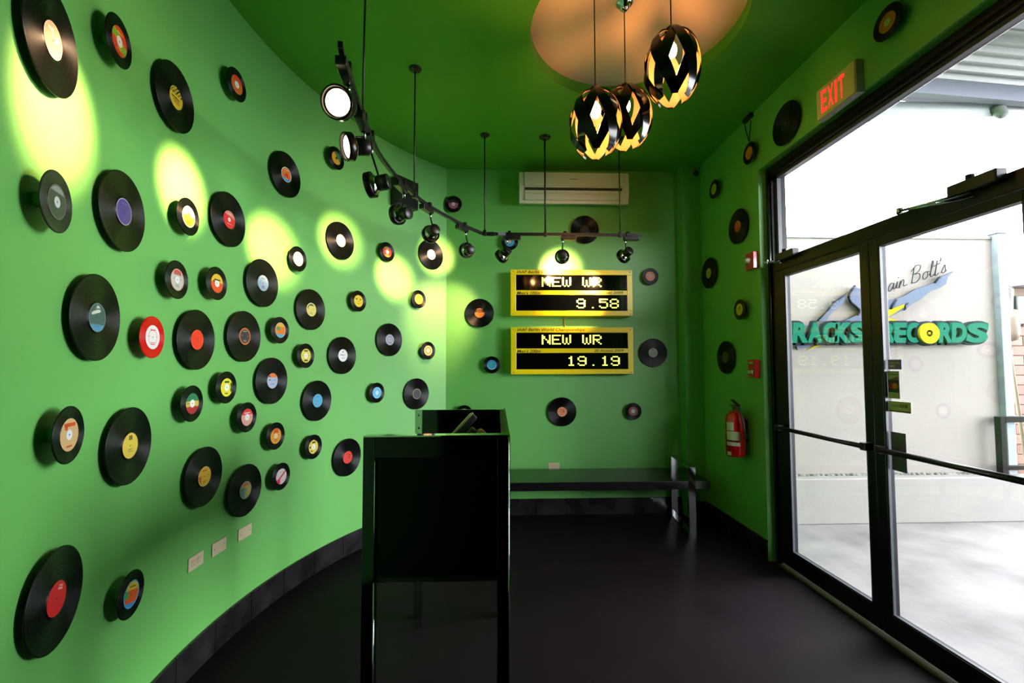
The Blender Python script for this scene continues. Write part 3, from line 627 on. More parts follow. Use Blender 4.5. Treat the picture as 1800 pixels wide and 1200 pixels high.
# picture x, y, wall (a curved, b back, r window wall), size, style, label
RECS = [
 (92, 71, 'a', 'L', st((176, 132, 112), ink=(236, 206, 180), ring=((210, 170, 150), .93), bars=((-.15, .1, .1, .6), (-.6, .45, .5, .12), (.25, .1, .12, .35), (.42, .1, .12, .35), (.05, -.1, .2, .15))), 'large record with tan label in a spotlight pool, highest on the curved wall'),
 (209, 73, 'a', 'S', st((222, 66, 36), hub=H3, rules=(((132, 176, 46), lambda u, v, r: u * v < 0 and abs(v) < .62),), ink=(240, 190, 40)), 'small record with red and green quartered label, high on the curved wall'),
 (309, 172, 'a', 'L', st(Y_, ink=DK, rules=((DK, lambda u, v, r: v > .25 and (int((u + 2) * 5) + int((v + 2) * 5)) % 2 == 0),), bars=((-.7, -.1, 1.2, .1), (-.5, -.3, .9, .06), (-.4, -.5, .8, .05))), 'large record with yellow label bearing a black graphic, high on the curved wall'),
 (416, 149, 'a', 'S', st((206, 104, 44), hub=H3, rules=(((214, 70, 36), top(.3)),)), 'small record with orange label and white centre, nearest below the ceiling edge'),
 (99, 355, 'a', 'S', st((58, 62, 60), hub=((196, 200, 204), .34), ring=((84, 88, 84), .92), rules=(((130, 136, 140), lambda u, v, r: v > .55 and r < .9),)), 'small smoky grey record with pale grey centre and dark label'),
 (217, 372, 'a', 'L', st((78, 58, 132), ring=((190, 182, 204), .94), ink=(96, 76, 146)), 'large record with purple label on the curved wall'),
 (331, 381, 'a', 'S', st((238, 160, 40), ring=((240, 225, 205), .90), rules=(((238, 226, 214), top(.1)),), hub=((240, 190, 60), .36), ink=(170, 60, 30)), 'small record with orange and white label inside a bright spotlight pool'),
 (402.5, 386, 'a', 'L', st((214, 44, 44), rules=(((206, 130, 116), lambda u, v, r: v > .42 - .2 * u),), hub=(WH, .18), ink=(230, 190, 180), bars=((-.3, .6, .6, .08), (-.4, -.5, .8, .04))), 'large record with red label and pale upper segment, on the curved wall'),
 (311, 491.6, 'a', 'S', st((188, 188, 176), hub=((226, 228, 230), .34), rules=(((200, 60, 56), lambda u, v, r: v > .45 and abs(u) < .55),), ring=((196, 150, 140), .92), ink=(120, 120, 110)), 'small record with grey label and red oval at its top'),
 (381, 498, 'a', 'S', st((224, 74, 36), hub=H3, rules=(((226, 180, 50), top(.12)),), ink=DK, bars=((-.5, .3, 1.0, .14), (-.7, .12, .3, .14))), 'small record with label yellow above and orange red below'),
 (170, 558, 'a', 'L', st((66, 88, 88), rules=(((74, 140, 176), bot(-.5)), ((206, 206, 196), lambda u, v, r: (u - .05) ** 2 + (v - .62) ** 2 < .05 or (abs(v - .42 - .25 * u) < .1 and -.7 < u < .35))), ring=((120, 140, 142), .95), ink=(90, 110, 112)), 'large record with slate and blue label bearing a white curl'),
 (267.5, 592.5, 'a', 'Sr', st((232, 224, 222), ink=(196, 70, 70), rules=(((224, 170, 170), lambda u, v, r: .55 < r < .65),)), 'small bright red vinyl record with white label'),
 (346, 597, 'a', 'L', st((236, 56, 34), ring=((226, 70, 44), .9), rules=(((228, 48, 30), lambda u, v, r: .68 < r < .76),)), 'large record with plain red orange label, next to the red vinyl record'),
 (430, 591, 'a', 'L', st((44, 44, 48), ring=((200, 104, 56), .86), ink=(168, 150, 140)), 'large record with black label ringed in orange'),
 (462, 497.5, 'a', 'L', st((152, 178, 194), ink=(90, 110, 130), rules=(((196, 110, 96), lambda u, v, r: (u - .05) ** 2 + (v + .45) ** 2 < .03),)), 'large record with pale blue label at the edge of a spotlight pool'),
 (503, 307, 'a', 'L', st((222, 110, 44), ring=((196, 206, 210), .92), rules=(((80, 150, 200), bot(-.5)), ((206, 62, 40), lambda u, v, r: (u - .1) ** 2 + (v + .1) ** 2 < .12)), ink=(236, 190, 90)), 'large record with orange label and blue base, high on the curved wall'),
 (591, 278, 'a', 'S', st((206, 150, 36), rules=(((44, 110, 58), lambda u, v, r: u + v > .35),), hub=((30, 60, 40), .2)), 'small record with green and yellow label partly behind a lit spotlight'),
 (524, 455, 'a', 'S', st((226, 206, 190), ink=(170, 130, 110), hub=((236, 220, 206), .3)), 'small record with cream label beside a bright spotlight pool'),
 (599, 423, 'a', 'L', st((234, 216, 176), ring=((226, 190, 120), .93), ink=(180, 150, 110)), 'large record with cream label centred in a spotlight pool'),
 (680.5, 442.5, 'a', 'S', st((206, 62, 34), hub=H3, rules=(((120, 120, 50), lambda u, v, r: abs(v) > .6),), ink=(230, 190, 80)), 'small record with red label above the brightest spotlight pool'),
 (758, 447.5, 'a', 'L', st((236, 232, 222), ink=(206, 196, 180)), 'large record with white label below a spotlight, nearest the wall corner'),
 (547, 544, 'a', 'L', st((222, 204, 110), ink=(90, 90, 60), rules=(((70, 84, 70), lambda u, v, r: .62 < r < .82 and v > .1 and u < .45),), ring=((228, 214, 140), .92)), 'large record with pale yellow label and dark arched lettering'),
 (492.5, 580, 'a', 'S', st((226, 122, 44), ring=((196, 206, 196), .93), rules=(((80, 164, 204), bot(-.52)), ((226, 170, 60), top(.45)), ((70, 150, 90), lambda u, v, r: (u + .4) ** 2 + (v - .2) ** 2 < .09))), 'small record with orange, green and blue label, in the middle of the curved wall'),
 (630, 529, 'a', 'S', st((222, 196, 50), ink=(70, 60, 30), bars=((-.6, .2, .3, .22), (.3, .2, .3, .22), (-.2, -.5, .4, .06))), 'small record with yellow label carrying two dark marks'),
 (736, 525.6, 'a', 'S', st((228, 190, 44), rules=(((206, 160, 40), lambda u, v, r: .7 < r < .8),)), 'small record with plain golden label, nearest the corner below the white-labelled record'),
 (685, 597, 'a', 'L', st((160, 160, 176), ink=(110, 110, 130), rules=(((128, 128, 144), lambda u, v, r: .6 < r < .68),)), 'large record with grey lavender label on the curved wall'),
 (537.5, 625, 'a', 'S', st((220, 206, 84), hub=H3, ink=(40, 40, 30), bars=((-.35, .6, .7, .2), (-.35, -.78, .7, .2), (-.75, .0, .2, .05), (.55, 0, .2, .05))), 'small record with pale yellow label and black bars above and below its centre'),
 (602.5, 624.5, 'a', 'L', st((228, 228, 226), ink=(40, 40, 44), bars=((-.6, .05, .2, .12), (-.3, .0, .2, .16), (.05, .08, .5, .05), (-.15, .5, .3, .12), (-.4, -.45, .8, .04))), 'large record with white label and small black print'),
 (752.5, 616, 'a', 'S', st((222, 200, 120), hub=((236, 220, 196), .34), rules=(((220, 130, 66), lambda u, v, r: .5 < r < .72),)), 'small record with cream label and orange ring, nearest the corner at mid height'),
 (478.5, 669, 'a', 'L', st((164, 174, 200), rules=(((222, 118, 62), lambda u, v, r: v > .45),), ink=(60, 70, 100), bars=((-.7, .05, .35, .14), (.3, .05, .3, .08), (-.4, -.45, .8, .05), (-.7, .5, .3, .2))), 'large record with blue grey label and orange cap'),
 (398, 680.7, 'a', 'S', st((222, 212, 50), hub=H3, ink=(40, 70, 30), rules=(((46, 80, 36), lambda u, v, r: u > .62 and abs(v) < .5 and r < .98),), bars=((-.4, .5, .8, .2), (-.3, -.7, .5, .1))), 'small record with bright yellow label and dark green nick'),
 (337.5, 709, 'a', 'S', st((206, 178, 76), hub=H3, rules=(((40, 120, 74), top(.25)), ((170, 34, 44), bot(-.28))), ink=(60, 50, 30), bars=((-.85, 0, .3, .06),)), 'small record with green, gold and red striped label'),
 (434, 733, 'a', 'S', st((226, 160, 148), hub=H3, rules=(((214, 52, 60), top(.30)),), ink=(236, 200, 196), bars=((-.5, .45, 1.0, .12),)), 'small record with pink label and red upper part'),
 (558, 704, 'a', 'L', st(B_, ink=(60, 120, 160), rules=(((196, 150, 130), lambda u, v, r: (u - .0) ** 2 + (v + .5) ** 2 < .03),), ring=((110, 180, 214), .93)), 'large record with sky blue label on the curved wall'),
 (662.5, 690, 'a', 'S', st((120, 190, 226), hub=((206, 224, 232), .34), rules=(((96, 166, 214), lambda u, v, r: .6 < r < .7),)), 'small record with light blue label on the curved wall'),
 (732.5, 692, 'a', 'L', st((50, 50, 52), ring=((176, 152, 116), .88)), 'large record with dark label ringed in gold, just above the far end of the counter'),
 (484.5, 766, 'a', 'S', st((218, 150, 50), hub=((222, 196, 160), .3), rules=(((206, 90, 44), lambda u, v, r: v > .35 and abs(u) < .5),), ink=(120, 60, 30)), 'small record with amber label and rusty top patch'),
 (551, 785, 'a', 'S', st((222, 200, 80), hub=H3, ink=DK, bars=((-.35, .55, .7, .2), (-.85, -.15, .25, .3), (-.6, -.65, .4, .14)), rules=(((60, 54, 30), lambda u, v, r: r > .9 and u > .1),)), 'small record with yellow label and scattered black blocks'),
 (611, 803.5, 'a', 'L', st((212, 58, 52), ink=(70, 24, 26), bars=((.1, .3, .5, .14), (.2, -.1, .3, .2), (-.2, .6, .4, .08))), 'large record with red label beside the near counter panel'),
 (494, 837, 'a', 'S', st((214, 200, 204), rules=(((206, 44, 70), lambda u, v, r: abs(v - .75 * u) < .16 or (v < -.3 and u < -.2)),), ink=(190, 160, 170)), 'small record with white label crossed by a red stripe'),
 (359, 837, 'a', 'L', st((224, 172, 58), ring=((230, 206, 130), .93), ink=(130, 80, 40), rules=(((190, 90, 40), lambda u, v, r: u < -.55 and v < .1 and r < .9),)), 'large record with golden orange label, low on the curved wall'),
 (431, 861, 'a', 'L', st((196, 184, 90), ring=((170, 190, 186), .9), rules=(((206, 120, 110), lambda u, v, r: v > .5), ((110, 160, 160), lambda u, v, r: u < -.1 and v < .35)), hub=((150, 180, 180), .2)), 'large record with mottled yellow and teal label, above the wall outlets'),
 (228, 783, 'a', 'L', st((226, 198, 76), ink=(90, 80, 40), ring=((226, 170, 90), .95), bars=((-.2, .45, .18, .35), (.03, .45, .18, .35), (-.3, -.3, .6, .04), (-.3, -.45, .6, .04))), 'large record with yellow label and small square black emblem'),
 (120.5, 764, 'a', 'S', st((206, 168, 116), hub=((222, 224, 228), .34), ink=(206, 70, 40), bars=((-.6, .5, 1.2, .22), (-.5, .3, .25, .3), (-.3, -.75, .6, .1))), 'small record with tan label and red scrolling title'),
 (98, 1052, 'a', 'L', st((214, 20, 42), ink=(232, 150, 160), bars=((-.1, .5, .5, .12), (-.05, .68, .4, .1)), rot=-20), 'large record with crimson label, lowest on the curved wall'),
 (230, 1044, 'a', 'S', st((232, 96, 36), ring=((80, 170, 214), .9), rules=(((226, 190, 60), top(.3)), ((70, 160, 90), lambda u, v, r: u < -.4 and abs(v) < .3), ((66, 150, 214), bot(-.62))), ink=(120, 110, 40), bars=((-.4, .5, .8, .1),), rot=-15), 'small record with orange and yellow label edged in blue, lowest of the small ones'),
 (797, 358.7, 'b', 'S', st((176, 84, 122), hub=((222, 206, 206), .36), rules=(((60, 30, 44), top(.25)),)), 'small record with pink and dark label, high on the back wall'),
 (896, 425, 'b', 'S', st((64, 150, 196), hub=((210, 190, 160), .34), rules=(((150, 150, 146), top(.35)),)), 'small record with blue label behind a track spotlight on the back wall'),
 (1028, 403.5, 'b', 'L', st((24, 22, 22), ink=(54, 48, 46)), 'large record with black label below the air conditioner'),
 (843, 550, 'b', 'L', st((226, 122, 46), rules=(((60, 40, 30), lambda u, v, r: .15 < v < .75),), ink=(206, 120, 60), bars=((-.6, .35, 1.1, .14),)), 'large record with orange and brown label beside the upper scoreboard'),
 (864.5, 641, 'b', 'S', st((60, 140, 206), rules=(((60, 170, 150), lambda u, v, r: r < .55 and u < .2), ((130, 196, 226), lambda u, v, r: r > .8 and v < 0))), 'small record with blue and green label beside the lower scoreboard'),
 (1143, 485.5, 'b', 'S', st((206, 112, 66), hub=((170, 150, 140), .40)), 'small record with orange label beside the upper scoreboard, on the darker side'),
 (1148, 619.7, 'b', 'L', st((150, 156, 148), ink=(100, 104, 100)), 'large shiny record with grey label beside the lower scoreboard'),
 (988, 723.5, 'b', 'L', st((226, 140, 110), ink=(190, 60, 40), bars=((-.4, .4, .3, .14), (.1, .3, .4, .14), (-.5, .05, .3, .1), (-.4, -.5, .8, .04), (.2, -.1, .3, .3))), 'large record with salmon label above the bench'),
 (1113, 722.7, 'b', 'S', st((150, 84, 66), hub=((176, 196, 210), .38), ring=((110, 60, 50), .85)), 'small record with brown label above the bench'),
 (816, 727, 'b', 'S', st((200, 190, 160), hub=H3), 'small record on the back wall mostly hidden by the counter'),
 (1560, 39, 'r', 'S', st((200, 116, 40), hub=((190, 196, 150), .36), ring=((176, 120, 40), .9)), 'small record with orange label, highest on the window wall'),
 (1381, 217, 'r', 'L', st((16, 18, 20), hub=((150, 140, 60), .1)), 'large record with black label beside the exit sign'),
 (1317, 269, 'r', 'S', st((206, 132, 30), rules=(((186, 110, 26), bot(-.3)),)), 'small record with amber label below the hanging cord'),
 (1255, 332.5, 'r', 'S', st((186, 178, 50)), 'small record with dull yellow label near the pilaster corner'),
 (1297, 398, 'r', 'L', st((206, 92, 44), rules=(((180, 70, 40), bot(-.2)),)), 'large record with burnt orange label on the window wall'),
 (1246, 480, 'r', 'L', st((190, 178, 84)), 'large record with faded yellow label on the window wall'),
 (1300, 544, 'r', 'S', st((214, 190, 40), rules=(((150, 120, 30), lambda u, v, r: (u - .1) ** 2 + (v - .3) ** 2 < .12),)), 'small record with yellow label below the red alarm strobe'),
 (1275, 628, 'r', 'L', st((70, 72, 24)), 'large record with dark olive label above the fire extinguisher'),
]
GRP = {'a': 'vinyl records on the curved wall', 'b': 'vinyl records on the back wall', 'r': 'vinyl records on the window wall'}
for i, (px, py, wl, sz_, sty, lab) in enumerate(RECS):
    size, tint = sz_[0], (sz_[1] if len(sz_) > 1 else 'k')
    if i == 4: tint = 'g'
    off = OFF[size]
    if wl == 'a': P, nrm = at_arc(px, py, off)
    elif wl == 'b': P, nrm = at_y(px, py, YB - off), Vector((0, -1, 0))
    else: P, nrm = at_x(px, py, XW - off), Vector((-1, 0, 0))
    sty['seed'] = i
    t = thing('vinyl_record', lab, 'record', facing(P, nrm), GRP[wl])
    link('disc', DISC[(size, tint)], t)
    link('label', label_mesh(sty), t)
    link('peg', PEG[size], t)

# ================================================================== TRACK LIGHTING
ZR = 2.745
pxs = [(598, 78), (606, 110), (622, 157), (637, 205), (653, 243), (667, 272), (692, 306), (715, 330), (737, 350), (763, 368), (803, 390), (828, 402), (850, 410)]
rail = [at_z(*p, ZR) for p in pxs]
ys = 3.925
rail = [Vector((p.x, min(p.y, ys), ZR)) for p in rail]
rail[-1].y = ys
e = at_y(1128, 413, ys)
rail.append(Vector((.44, ys, ZR))); rail.append(Vector((e.x, ys, ZR)))
curve = smooth(rail[:-2], 5) + rail[-2:]
tr = thing('track_rail', 'long black bent lighting rail hung from the ceiling by thin rods', 'lighting rail')
rm = MB(); vs = []; fs = []
for i, p in enumerate(curve):
    t = (curve[min(i + 1, len(curve) - 1)] - curve[max(i - 1, 0)]).normalized(); nn = Vector((-t.y, t.x, 0)) * .009
    for s1, s2 in ((-1, -1), (1, -1), (1, 1), (-1, 1)): vs.append(p + nn * s1 + Vector((0, 0, .013 * s2)))
for i in range(len(curve) - 1):
    for q in range(4): fs.append((i * 4 + q, i * 4 + (q + 1) % 4, i * 4 + 4 + (q + 1) % 4, i * 4 + 4 + q))
fs += [(0, 1, 2, 3), tuple(len(vs) - 4 + q for q in (3, 2, 1, 0))]
rm.add(vs, fs)
put('rail', rm, BLACKM, tr)
def near(y):   # rail point with this y on the bent part
    return min(curve[:-2], key=lambda p: abs(p.y - y))
rods = [at_y(634, 208, 2.08), at_y(731, 350, 3.05), Vector((at_y(852, 408, 3.90).x, 3.905, ZR)), Vector((at_y(958.5, 409, ys).x, ys, ZR)), Vector((at_y(1090, 412, ys).x, ys, ZR))]
for i, p in enumerate(rods):
    if i < 2: p = near(p.y)
    topp = Vector((p.x, p.y, ZC))
    if i == 0: topp = Vector((p.x + .01, p.y - .0, ZC))
    rd = put('rod', MB().tube([p + Vector((0, 0, .01)), topp], .0055 if i != 3 else .008, 8), BLACKM, tr)
    put('rod_clamp', MB().box((p.x - .014, p.y - .016, ZR - .022), (p.x + .014, p.y + .016, ZR + .03), bev=.004), BLACKM, rd)
    put('ceiling_rose', MB().lathe([(0, -.022), (.02, -.02), (.042 if i != 3 else .05, -.008), (.045 if i != 3 else .053, 0)], 24, M=T(topp.x, topp.y, ZC)), BLACKM, rd)
put('rail_joint', MB().box((rods[2].x + .02, ys - .012, ZR - .017), (rods[2].x + .09, ys + .012, ZR + .017), bev=.003).box((rods[2].x + .12, ys - .010, ZR - .0145), (rods[2].x + .19, ys + .010, ZR + .0145), 1), [BLACKM, GALV], tr)

def spot(hpx, hy, ctr, axis_t, target, on, label, power=1.0, size=30, turn=None):
    """hpx: head centre in the picture, hy its depth, ctr: rail point, axis_t: direction of the connector box along the rail"""
    P = at_y(*hpx, hy); d = bd = (target - P).normalized()
    if turn: d = (bd + Vector(turn)).normalized()
    s = thing('track_spotlight', label, 'spotlight', T(*ctr), 'spotlights on the track rail')
    L = lambda v: Vector(v) - Vector(ctr)
    u = Vector(axis_t).normalized(); nn = Vector((-u.y, u.x, 0))
    M = frame((0, 0, 0), u, nn, (0, 0, 1))
    put('adapter', MB().box((-.015, -.022, -.034), (.125, .022, .002), M=M @ T(0, 0, -.0165), bev=.005), BLACKM, s)
    put('clamp', MB().box((.008, -.018, -.013), (.034, -.0115, .026), M=M).box((.008, .0115, -.013), (.034, .018, .026), M=M).box((.008, -.018, .0145), (.034, .018, .026), M=M), BLACKM, s)
    j = Vector((0, 0, -.05)); hd = L(P)
    put('swivel', MB().tube([j + Vector((0, 0, .005)), j + Vector((0, 0, -.035))], .010, 10), CHROME, s)
    neck = hd - d * .035 + Vector((0, 0, .05))
    put('stem', MB().tube([j + Vector((0, 0, -.03)), neck, hd - d * .035 + Vector((0, 0, .02))], .0055, 8), BLACKM, s)
    A = aim(hd, d)
    ring = put('lamp_ring', MB().lathe([(.058, .022), (.065, .022), (.066, .018), (.066, -.012), (.060, -.014), (.056, .012), (.058, .022)], 36, M=A), mat('bronze_black_metal', (26, 20, 17), .25, metal=.6), s)
    put('reflector', MB().lathe([(.050, .006), (.057, .004), (.056, -.008), (.050, -.022), (.034, -.036), (.02, -.04)], 32, M=A), CHROME, s)
    put('lamp_can', MB().lathe([(.0, -.095), (.036, -.095), (.040, -.091), (.040, -.038), (.030, -.036), (0, -.036)], 28, M=A), BLACKM, s)
    put('lens', MB().lathe([(0, .016), (.03, .0135), (.050, .008), (.050, .005), (0, .005)], 36, M=A), LENS if on else mat('clear_lens', (90, 90, 86), .1), s)
    if on:
        ld = bpy.data.lights.new('spot_beam', 'SPOT'); ld.energy = SPOT_W * power; ld.color = SPOT_COL; ld.shadow_soft_size = .035
        ld.spot_size = math.radians(size * 1.4); ld.spot_blend = 1.0
        lo = bpy.data.objects.new('spot_beam', ld); COL.objects.link(lo)
        lo.matrix_world = aim(P + d * .05, -bd)
def arc_t(px, py): return at_arc(px, py, 0)[0]
def tan_at(y):
    i = min(range(len(curve) - 2), key=lambda k: abs(curve[k].y - y))
    return (curve[i + 1] - curve[max(0, i - 1)]).normalized()
SP = [
 ((595, 181), 1.74, 1.76, arc_t(112, 196), True, 'lit spotlight facing the viewer, first on the rail', .7, 26, (.75, -.6, -.1)),
 ((614, 258), 2.08, 2.10, arc_t(326, 335), True, 'lit spotlight in profile, second along the rail', .9, 22, (.35, -.55, 0)),
 ((653, 325), 2.27, 2.29, arc_t(483, 440), True, 'black spotlight hanging beside the black wall box, third along the rail', .9, 22, (-.1, -.55, 0)),
 ((700, 377), 2.84, 2.86, arc_t(598, 424), True, 'black spotlight hanging just below the black wall box', .55, 23, (-.05, -.35, 0)),
 ((757, 411), 3.27, 3.28, arc_t(692, 487), True, 'black spotlight overlapping the white-labelled record near the corner', .8, 22),
 ((820, 440), 3.72, 3.73, arc_t(764, 450), True, 'black spotlight just before the bend of the rail', .55, 24),
]
for hpx, hy, ry, tg, on, lab, pw, sz_, *tn in SP:
    spot(hpx, hy, near(ry), -tan_at(ry), tg, on, lab, pw, sz_, *tn)
for hpx, cx_, tg, lab, pw, sz_ in (
    ((882, 450), 891, arc_t(772, 560), 'black spotlight in front of the small blue-labelled record on the back wall', .26, 42),
    ((988, 451), 989, at_y(985, 474, YB), 'black spotlight seen from behind, above the upper scoreboard', .6, 32),
    ((1096, 450), 1099, at_y(1020, 520, 4.5), 'black spotlight at the free end of the rail', .4, 40)):
    spot(hpx, ys, Vector((at_y(cx_, 412, ys).x, ys, ZR)), (1, 0, 0), tg, True, lab, pw, sz_)

# black box on the curved wall behind the rail
P, nrm = at_arc(712, 341, .06)
bx = thing('wall_box', 'black metal box on the curved wall behind the rail', 'electrical box', facing(P, nrm))
put('housing', MB().box((-.125, -.135, -.058), (.125, .135, .05), bev=.006), BLACKM, bx)
put('cover', MB().box((-.118, -.128, .05), (.118, .128, .056), bev=.002), mat('black_cover', (22, 21, 20), .3), bx)
put('indicator', MB().lathe([(0, .003), (.006, .003), (.006, 0)], 12, M=T(.06, .04, .056)), mat('dull_red_indicator', (120, 20, 12), .4), bx)

# ================================================================== PENDANTS
SHO = mat('black_lacquer_strip', (5, 5, 6), .14, spec=.22); SHI = mat('gold_cream_strip_inside', (.15, .095, .042), .4, linear=True)
def pendant(cpx, top_px, bot_py, Y, RX, label, rot):
    ztop = at_y(cpx, top_px, Y).z; zbot = at_y(cpx, bot_py, Y).z; c = at_y(cpx, (top_px + bot_py) / 2, Y)
    hh = (ztop - zbot) / 2; z0 = (ztop + zbot) / 2
    p = thing('pendant_lamp', label, 'lamp', T(c.x, Y, z0), 'pendant lamps under the ceiling recess')
    n = 6
    for hand in (1, -1):
        for k in range(n):
            vs = []; fs = []; st_ = 22; ofs = .003 if hand > 0 else -.003
            for i in range(st_ + 1):
                f = i / st_; th = math.radians(7) + math.radians(143) * f
                a0 = 2 * PI * k / n + rot + hand * math.radians(60) * max(0, (f - .18) / .82) ** 1.15
                hw = math.radians(7 + 16 * f if f < .5 else 15 - 4 * (f - .5))
                for s in (-1, 1):
                    a = a0 + s * hw
                    for th_ in (0, -.0025):
                        r = (RX + ofs + th_) * math.sin(th); z = (hh + ofs + th_) * math.cos(th)
                        vs.append((r * math.cos(a), r * math.sin(a), z))
            outer_, inner_, edge = [], [], []
            for i in range(st_):
                a, b = i * 4, i * 4 + 4
                outer_.append((a, b, b + 2, a + 2)); inner_.append((a + 1, a + 3, b + 3, b + 1))
                edge += [(a, a + 1, b + 1, b), (a + 2, b + 2, b + 3, a + 3)]
            edge += [(0, 2, 3, 1), (st_ * 4, st_ * 4 + 1, st_ * 4 + 3, st_ * 4 + 2)]
            m_ = MB(); m_.add(vs, outer_, 0, True); n0 = len(m_.v)
            m_.add(vs, inner_, 1, True); m_.add(vs, edge, 0)
            put('shade_strip', m_, [SHO, SHI], p)
    put('shade_cap', MB().lathe([(0, .018), (.02, .018), (.03, .006), (.034, -.004), (0, -.008)], 20, M=T(0, 0, hh)), SHO, p)
    so = put('socket', MB().lathe([(0, 0), (.019, 0), (.019, -.055), (.016, -.06), (0, -.06)], 18, M=T(0, 0, hh - .01)), mat('brass_socket', (150, 110, 70), .35, metal=.7), p)
    put('bulb', MB().lathe([(0, -.058), (.012, -.06), (.026, -.085), (.030, -.11), (.024, -.135), (.01, -.148), (0, -.15)], 20, M=T(0, 0, hh - .01)), BULB, p)
    ztp = ZC + RD - z0
    put('cord', MB().tube([(0, 0, hh + .01), (0, 0, ztp - .03)], .0035, 6), BLACKM, p)
    put('ceiling_rose', MB().lathe([(0, -.045), (.014, -.045), (.03, -.03), (.034, -.004), (.05, 0)], 24, M=T(0, 0, ztp)), CHROME, p)
    ld = bpy.data.lights.new('pendant_glow', 'POINT'); ld.energy = PEND_W; ld.color = PEND_COL; ld.shadow_soft_size = .03
    lo = bpy.data.objects.new('pendant_glow', ld); COL.objects.link(lo); lo.location = (c.x, Y, z0 + hh - .21)
pendant(1047, 158, 279, 2.30, .141, 'black woven strip pendant lamp, hanging lowest of the three', .36)
pendant(1100, 153, 263, 2.53, .152, 'black woven strip pendant lamp, partly hidden behind the lowest one', .52)
pendant(1181, 53, 186, 2.30, .148, 'black woven strip pendant lamp hanging highest, over the recess edge', .30)

# ================================================================== BACK WALL THINGS
FONT5 = {'N': ['10001', '11001', '11001', '10101', '10011', '10011', '10001'], 'E': ['11111', '10000', '10000', '11110', '10000', '10000', '11111'],
 'W': ['10001', '10001', '10101', '10101', '10101', '10101', '01010'], 'R': ['11110', '10001', '10001', '11110', '10100', '10010', '10001'],
 '9': ['01110', '10001', '10001', '01111', '00001', '10001', '01110'], '5': ['11111', '10000', '11110', '00001', '00001', '10001', '01110'],
 '8': ['01110', '10001', '10001', '01110', '10001', '10001', '01110'], '1': ['00100', '01100', '00100', '00100', '00100', '00100', '01110'], '.': ['00000'] * 6 + ['00100']}
YFACE = YB - .115
def scoreboard(x0, x1, yt, yb, rows, event, date, label, date_x, dots):
    A = at_y(x0, yt, YFACE); B = at_y(x1, yb, YFACE)
    t = thing('scoreboard', label, 'scoreboard', T(A.x, YFACE, B.z), 'scoreboards on the back wall')
    W, Hh = B.x - A.x, A.z - B.z; k = W / (x1 - x0); kz = Hh / (yb - yt)
    X = lambda px: (px - x0) * k
    Z = lambda py: (yb - py) * kz
    (a0, a1), (b0, b1) = rows; xi, xj = x0 + 9.5, x1 - 9.5
    put('case', MB().box((.004, .014, .004), (W - .004, .114, Hh - .004)), YEL, t)
    put('frame', MB().box((0, 0, Z(a0)), (W, .016, Hh), bev=.003).box((0, 0, 0), (W, .016, Z(b1)), bev=.003).box((0, 0, Z(b1)), (X(xi), .016, Z(a0)), bev=.003).box((X(xj), 0, Z(b1)), (W, .016, Z(a0)), bev=.003)
        .box((X(xi), 0, Z(b0)), (X(xj), .016, Z(a1)), bev=.003), YEL, t)
    s1 = put('screen', MB().box((X(xi), .006, Z(a1)), (X(xj), .015, Z(a0))), BLACKG, t)
    s2 = put('screen', MB().box((X(xi), .006, Z(b1)), (X(xj), .015, Z(b0))), BLACKG, t)
    for sx_, sz2 in ((4.5, 3.5), (x1 - x0 - 4.5, 3.5), (4.5, yb - yt - 3), (x1 - x0 - 4.5, yb - yt - 3)):
        put('screw', MB().lathe([(0, .003), (.004, .003), (.006, 0)], 10, M=frame((sx_ * k, 0, Hh - sz2 * kz), (1, 0, 0), (0, 0, 1), (0, -1, 0))), GREYP, t)
    def pr(txt, px, py, wpx, hpx):
        link('lettering', fit_text(txt, wpx * k, hpx * kz, ext=.0004, shear=.22, offset=.012, mats=INK), t, frame((X(px), -.0005, Z(py)), (1, 0, 0), (0, 0, 1), (0, -1, 0)))
    pr('IAAF Berlin World Championships', x0 + 11, yt + 8.2, 119, 6.6)
    pr(event, x0 + 11, a1 + 7.6, 41, 5.6); pr(date, x0 + date_x, a1 + 7.6, 53, 6.0)
    for ch, px, top_y, par in dots:
        m_ = MB(); cw, chh = 3.2, 2.45
        for r, row in enumerate(FONT5[ch]):
            for c_, bit in enumerate(row):
                if bit == '1':
                    xa, za = px + c_ * cw, top_y + r * chh
                    m_.box((X(xa) + .0008, .0045, Z(za + chh) + .0008), (X(xa + cw) - .0008, .0062, Z(za) - .0008))
        put('led_character', m_, LED, s1 if par == 1 else s2)
NW = lambda y: [('N', 952, y, 1), ('E', 970, y, 1), ('W', 988, y, 1), ('W', 1023.5, y, 1), ('R', 1042, y, 1)]
scoreboard(897.5, 1112.5, 473.5, 555, ((482.5, 510), (518, 546)), "Men's 100m", '16 August 2009', 'yellow scoreboard reading 9.58, the upper of the two', 145,
    NW(486.5) + [('9', 1013, 524.5, 2), ('.', 1034, 524.5, 2), ('5', 1053, 524.5, 2), ('8', 1072, 524.5, 2)])
scoreboard(898, 1114, 575, 657, ((584.5, 612), (620, 648.5)), "Men's 200m", '20 August 2009', 'yellow scoreboard reading 19.19, the lower of the two', 146,
    NW(588) + [('1', 996, 625.5, 2), ('9', 1015, 625.5, 2), ('.', 1035, 625.5, 2), ('1', 1055.5, 625.5, 2), ('9', 1074, 625.5, 2)])
a = at_y(993, 552, YB - .05); b = at_y(995.5, 580, YB - .05)
put('cable', MB().tube([(a.x, YB - .012, a.z), (a.x, YB - .012, (a.z + b.z) / 2), (b.x, YB - .012, b.z)], .006, 8), mat('yellow_cable_sheath', (176, 160, 60), .5), label='short yellow cable joining the two scoreboards', category='cable')

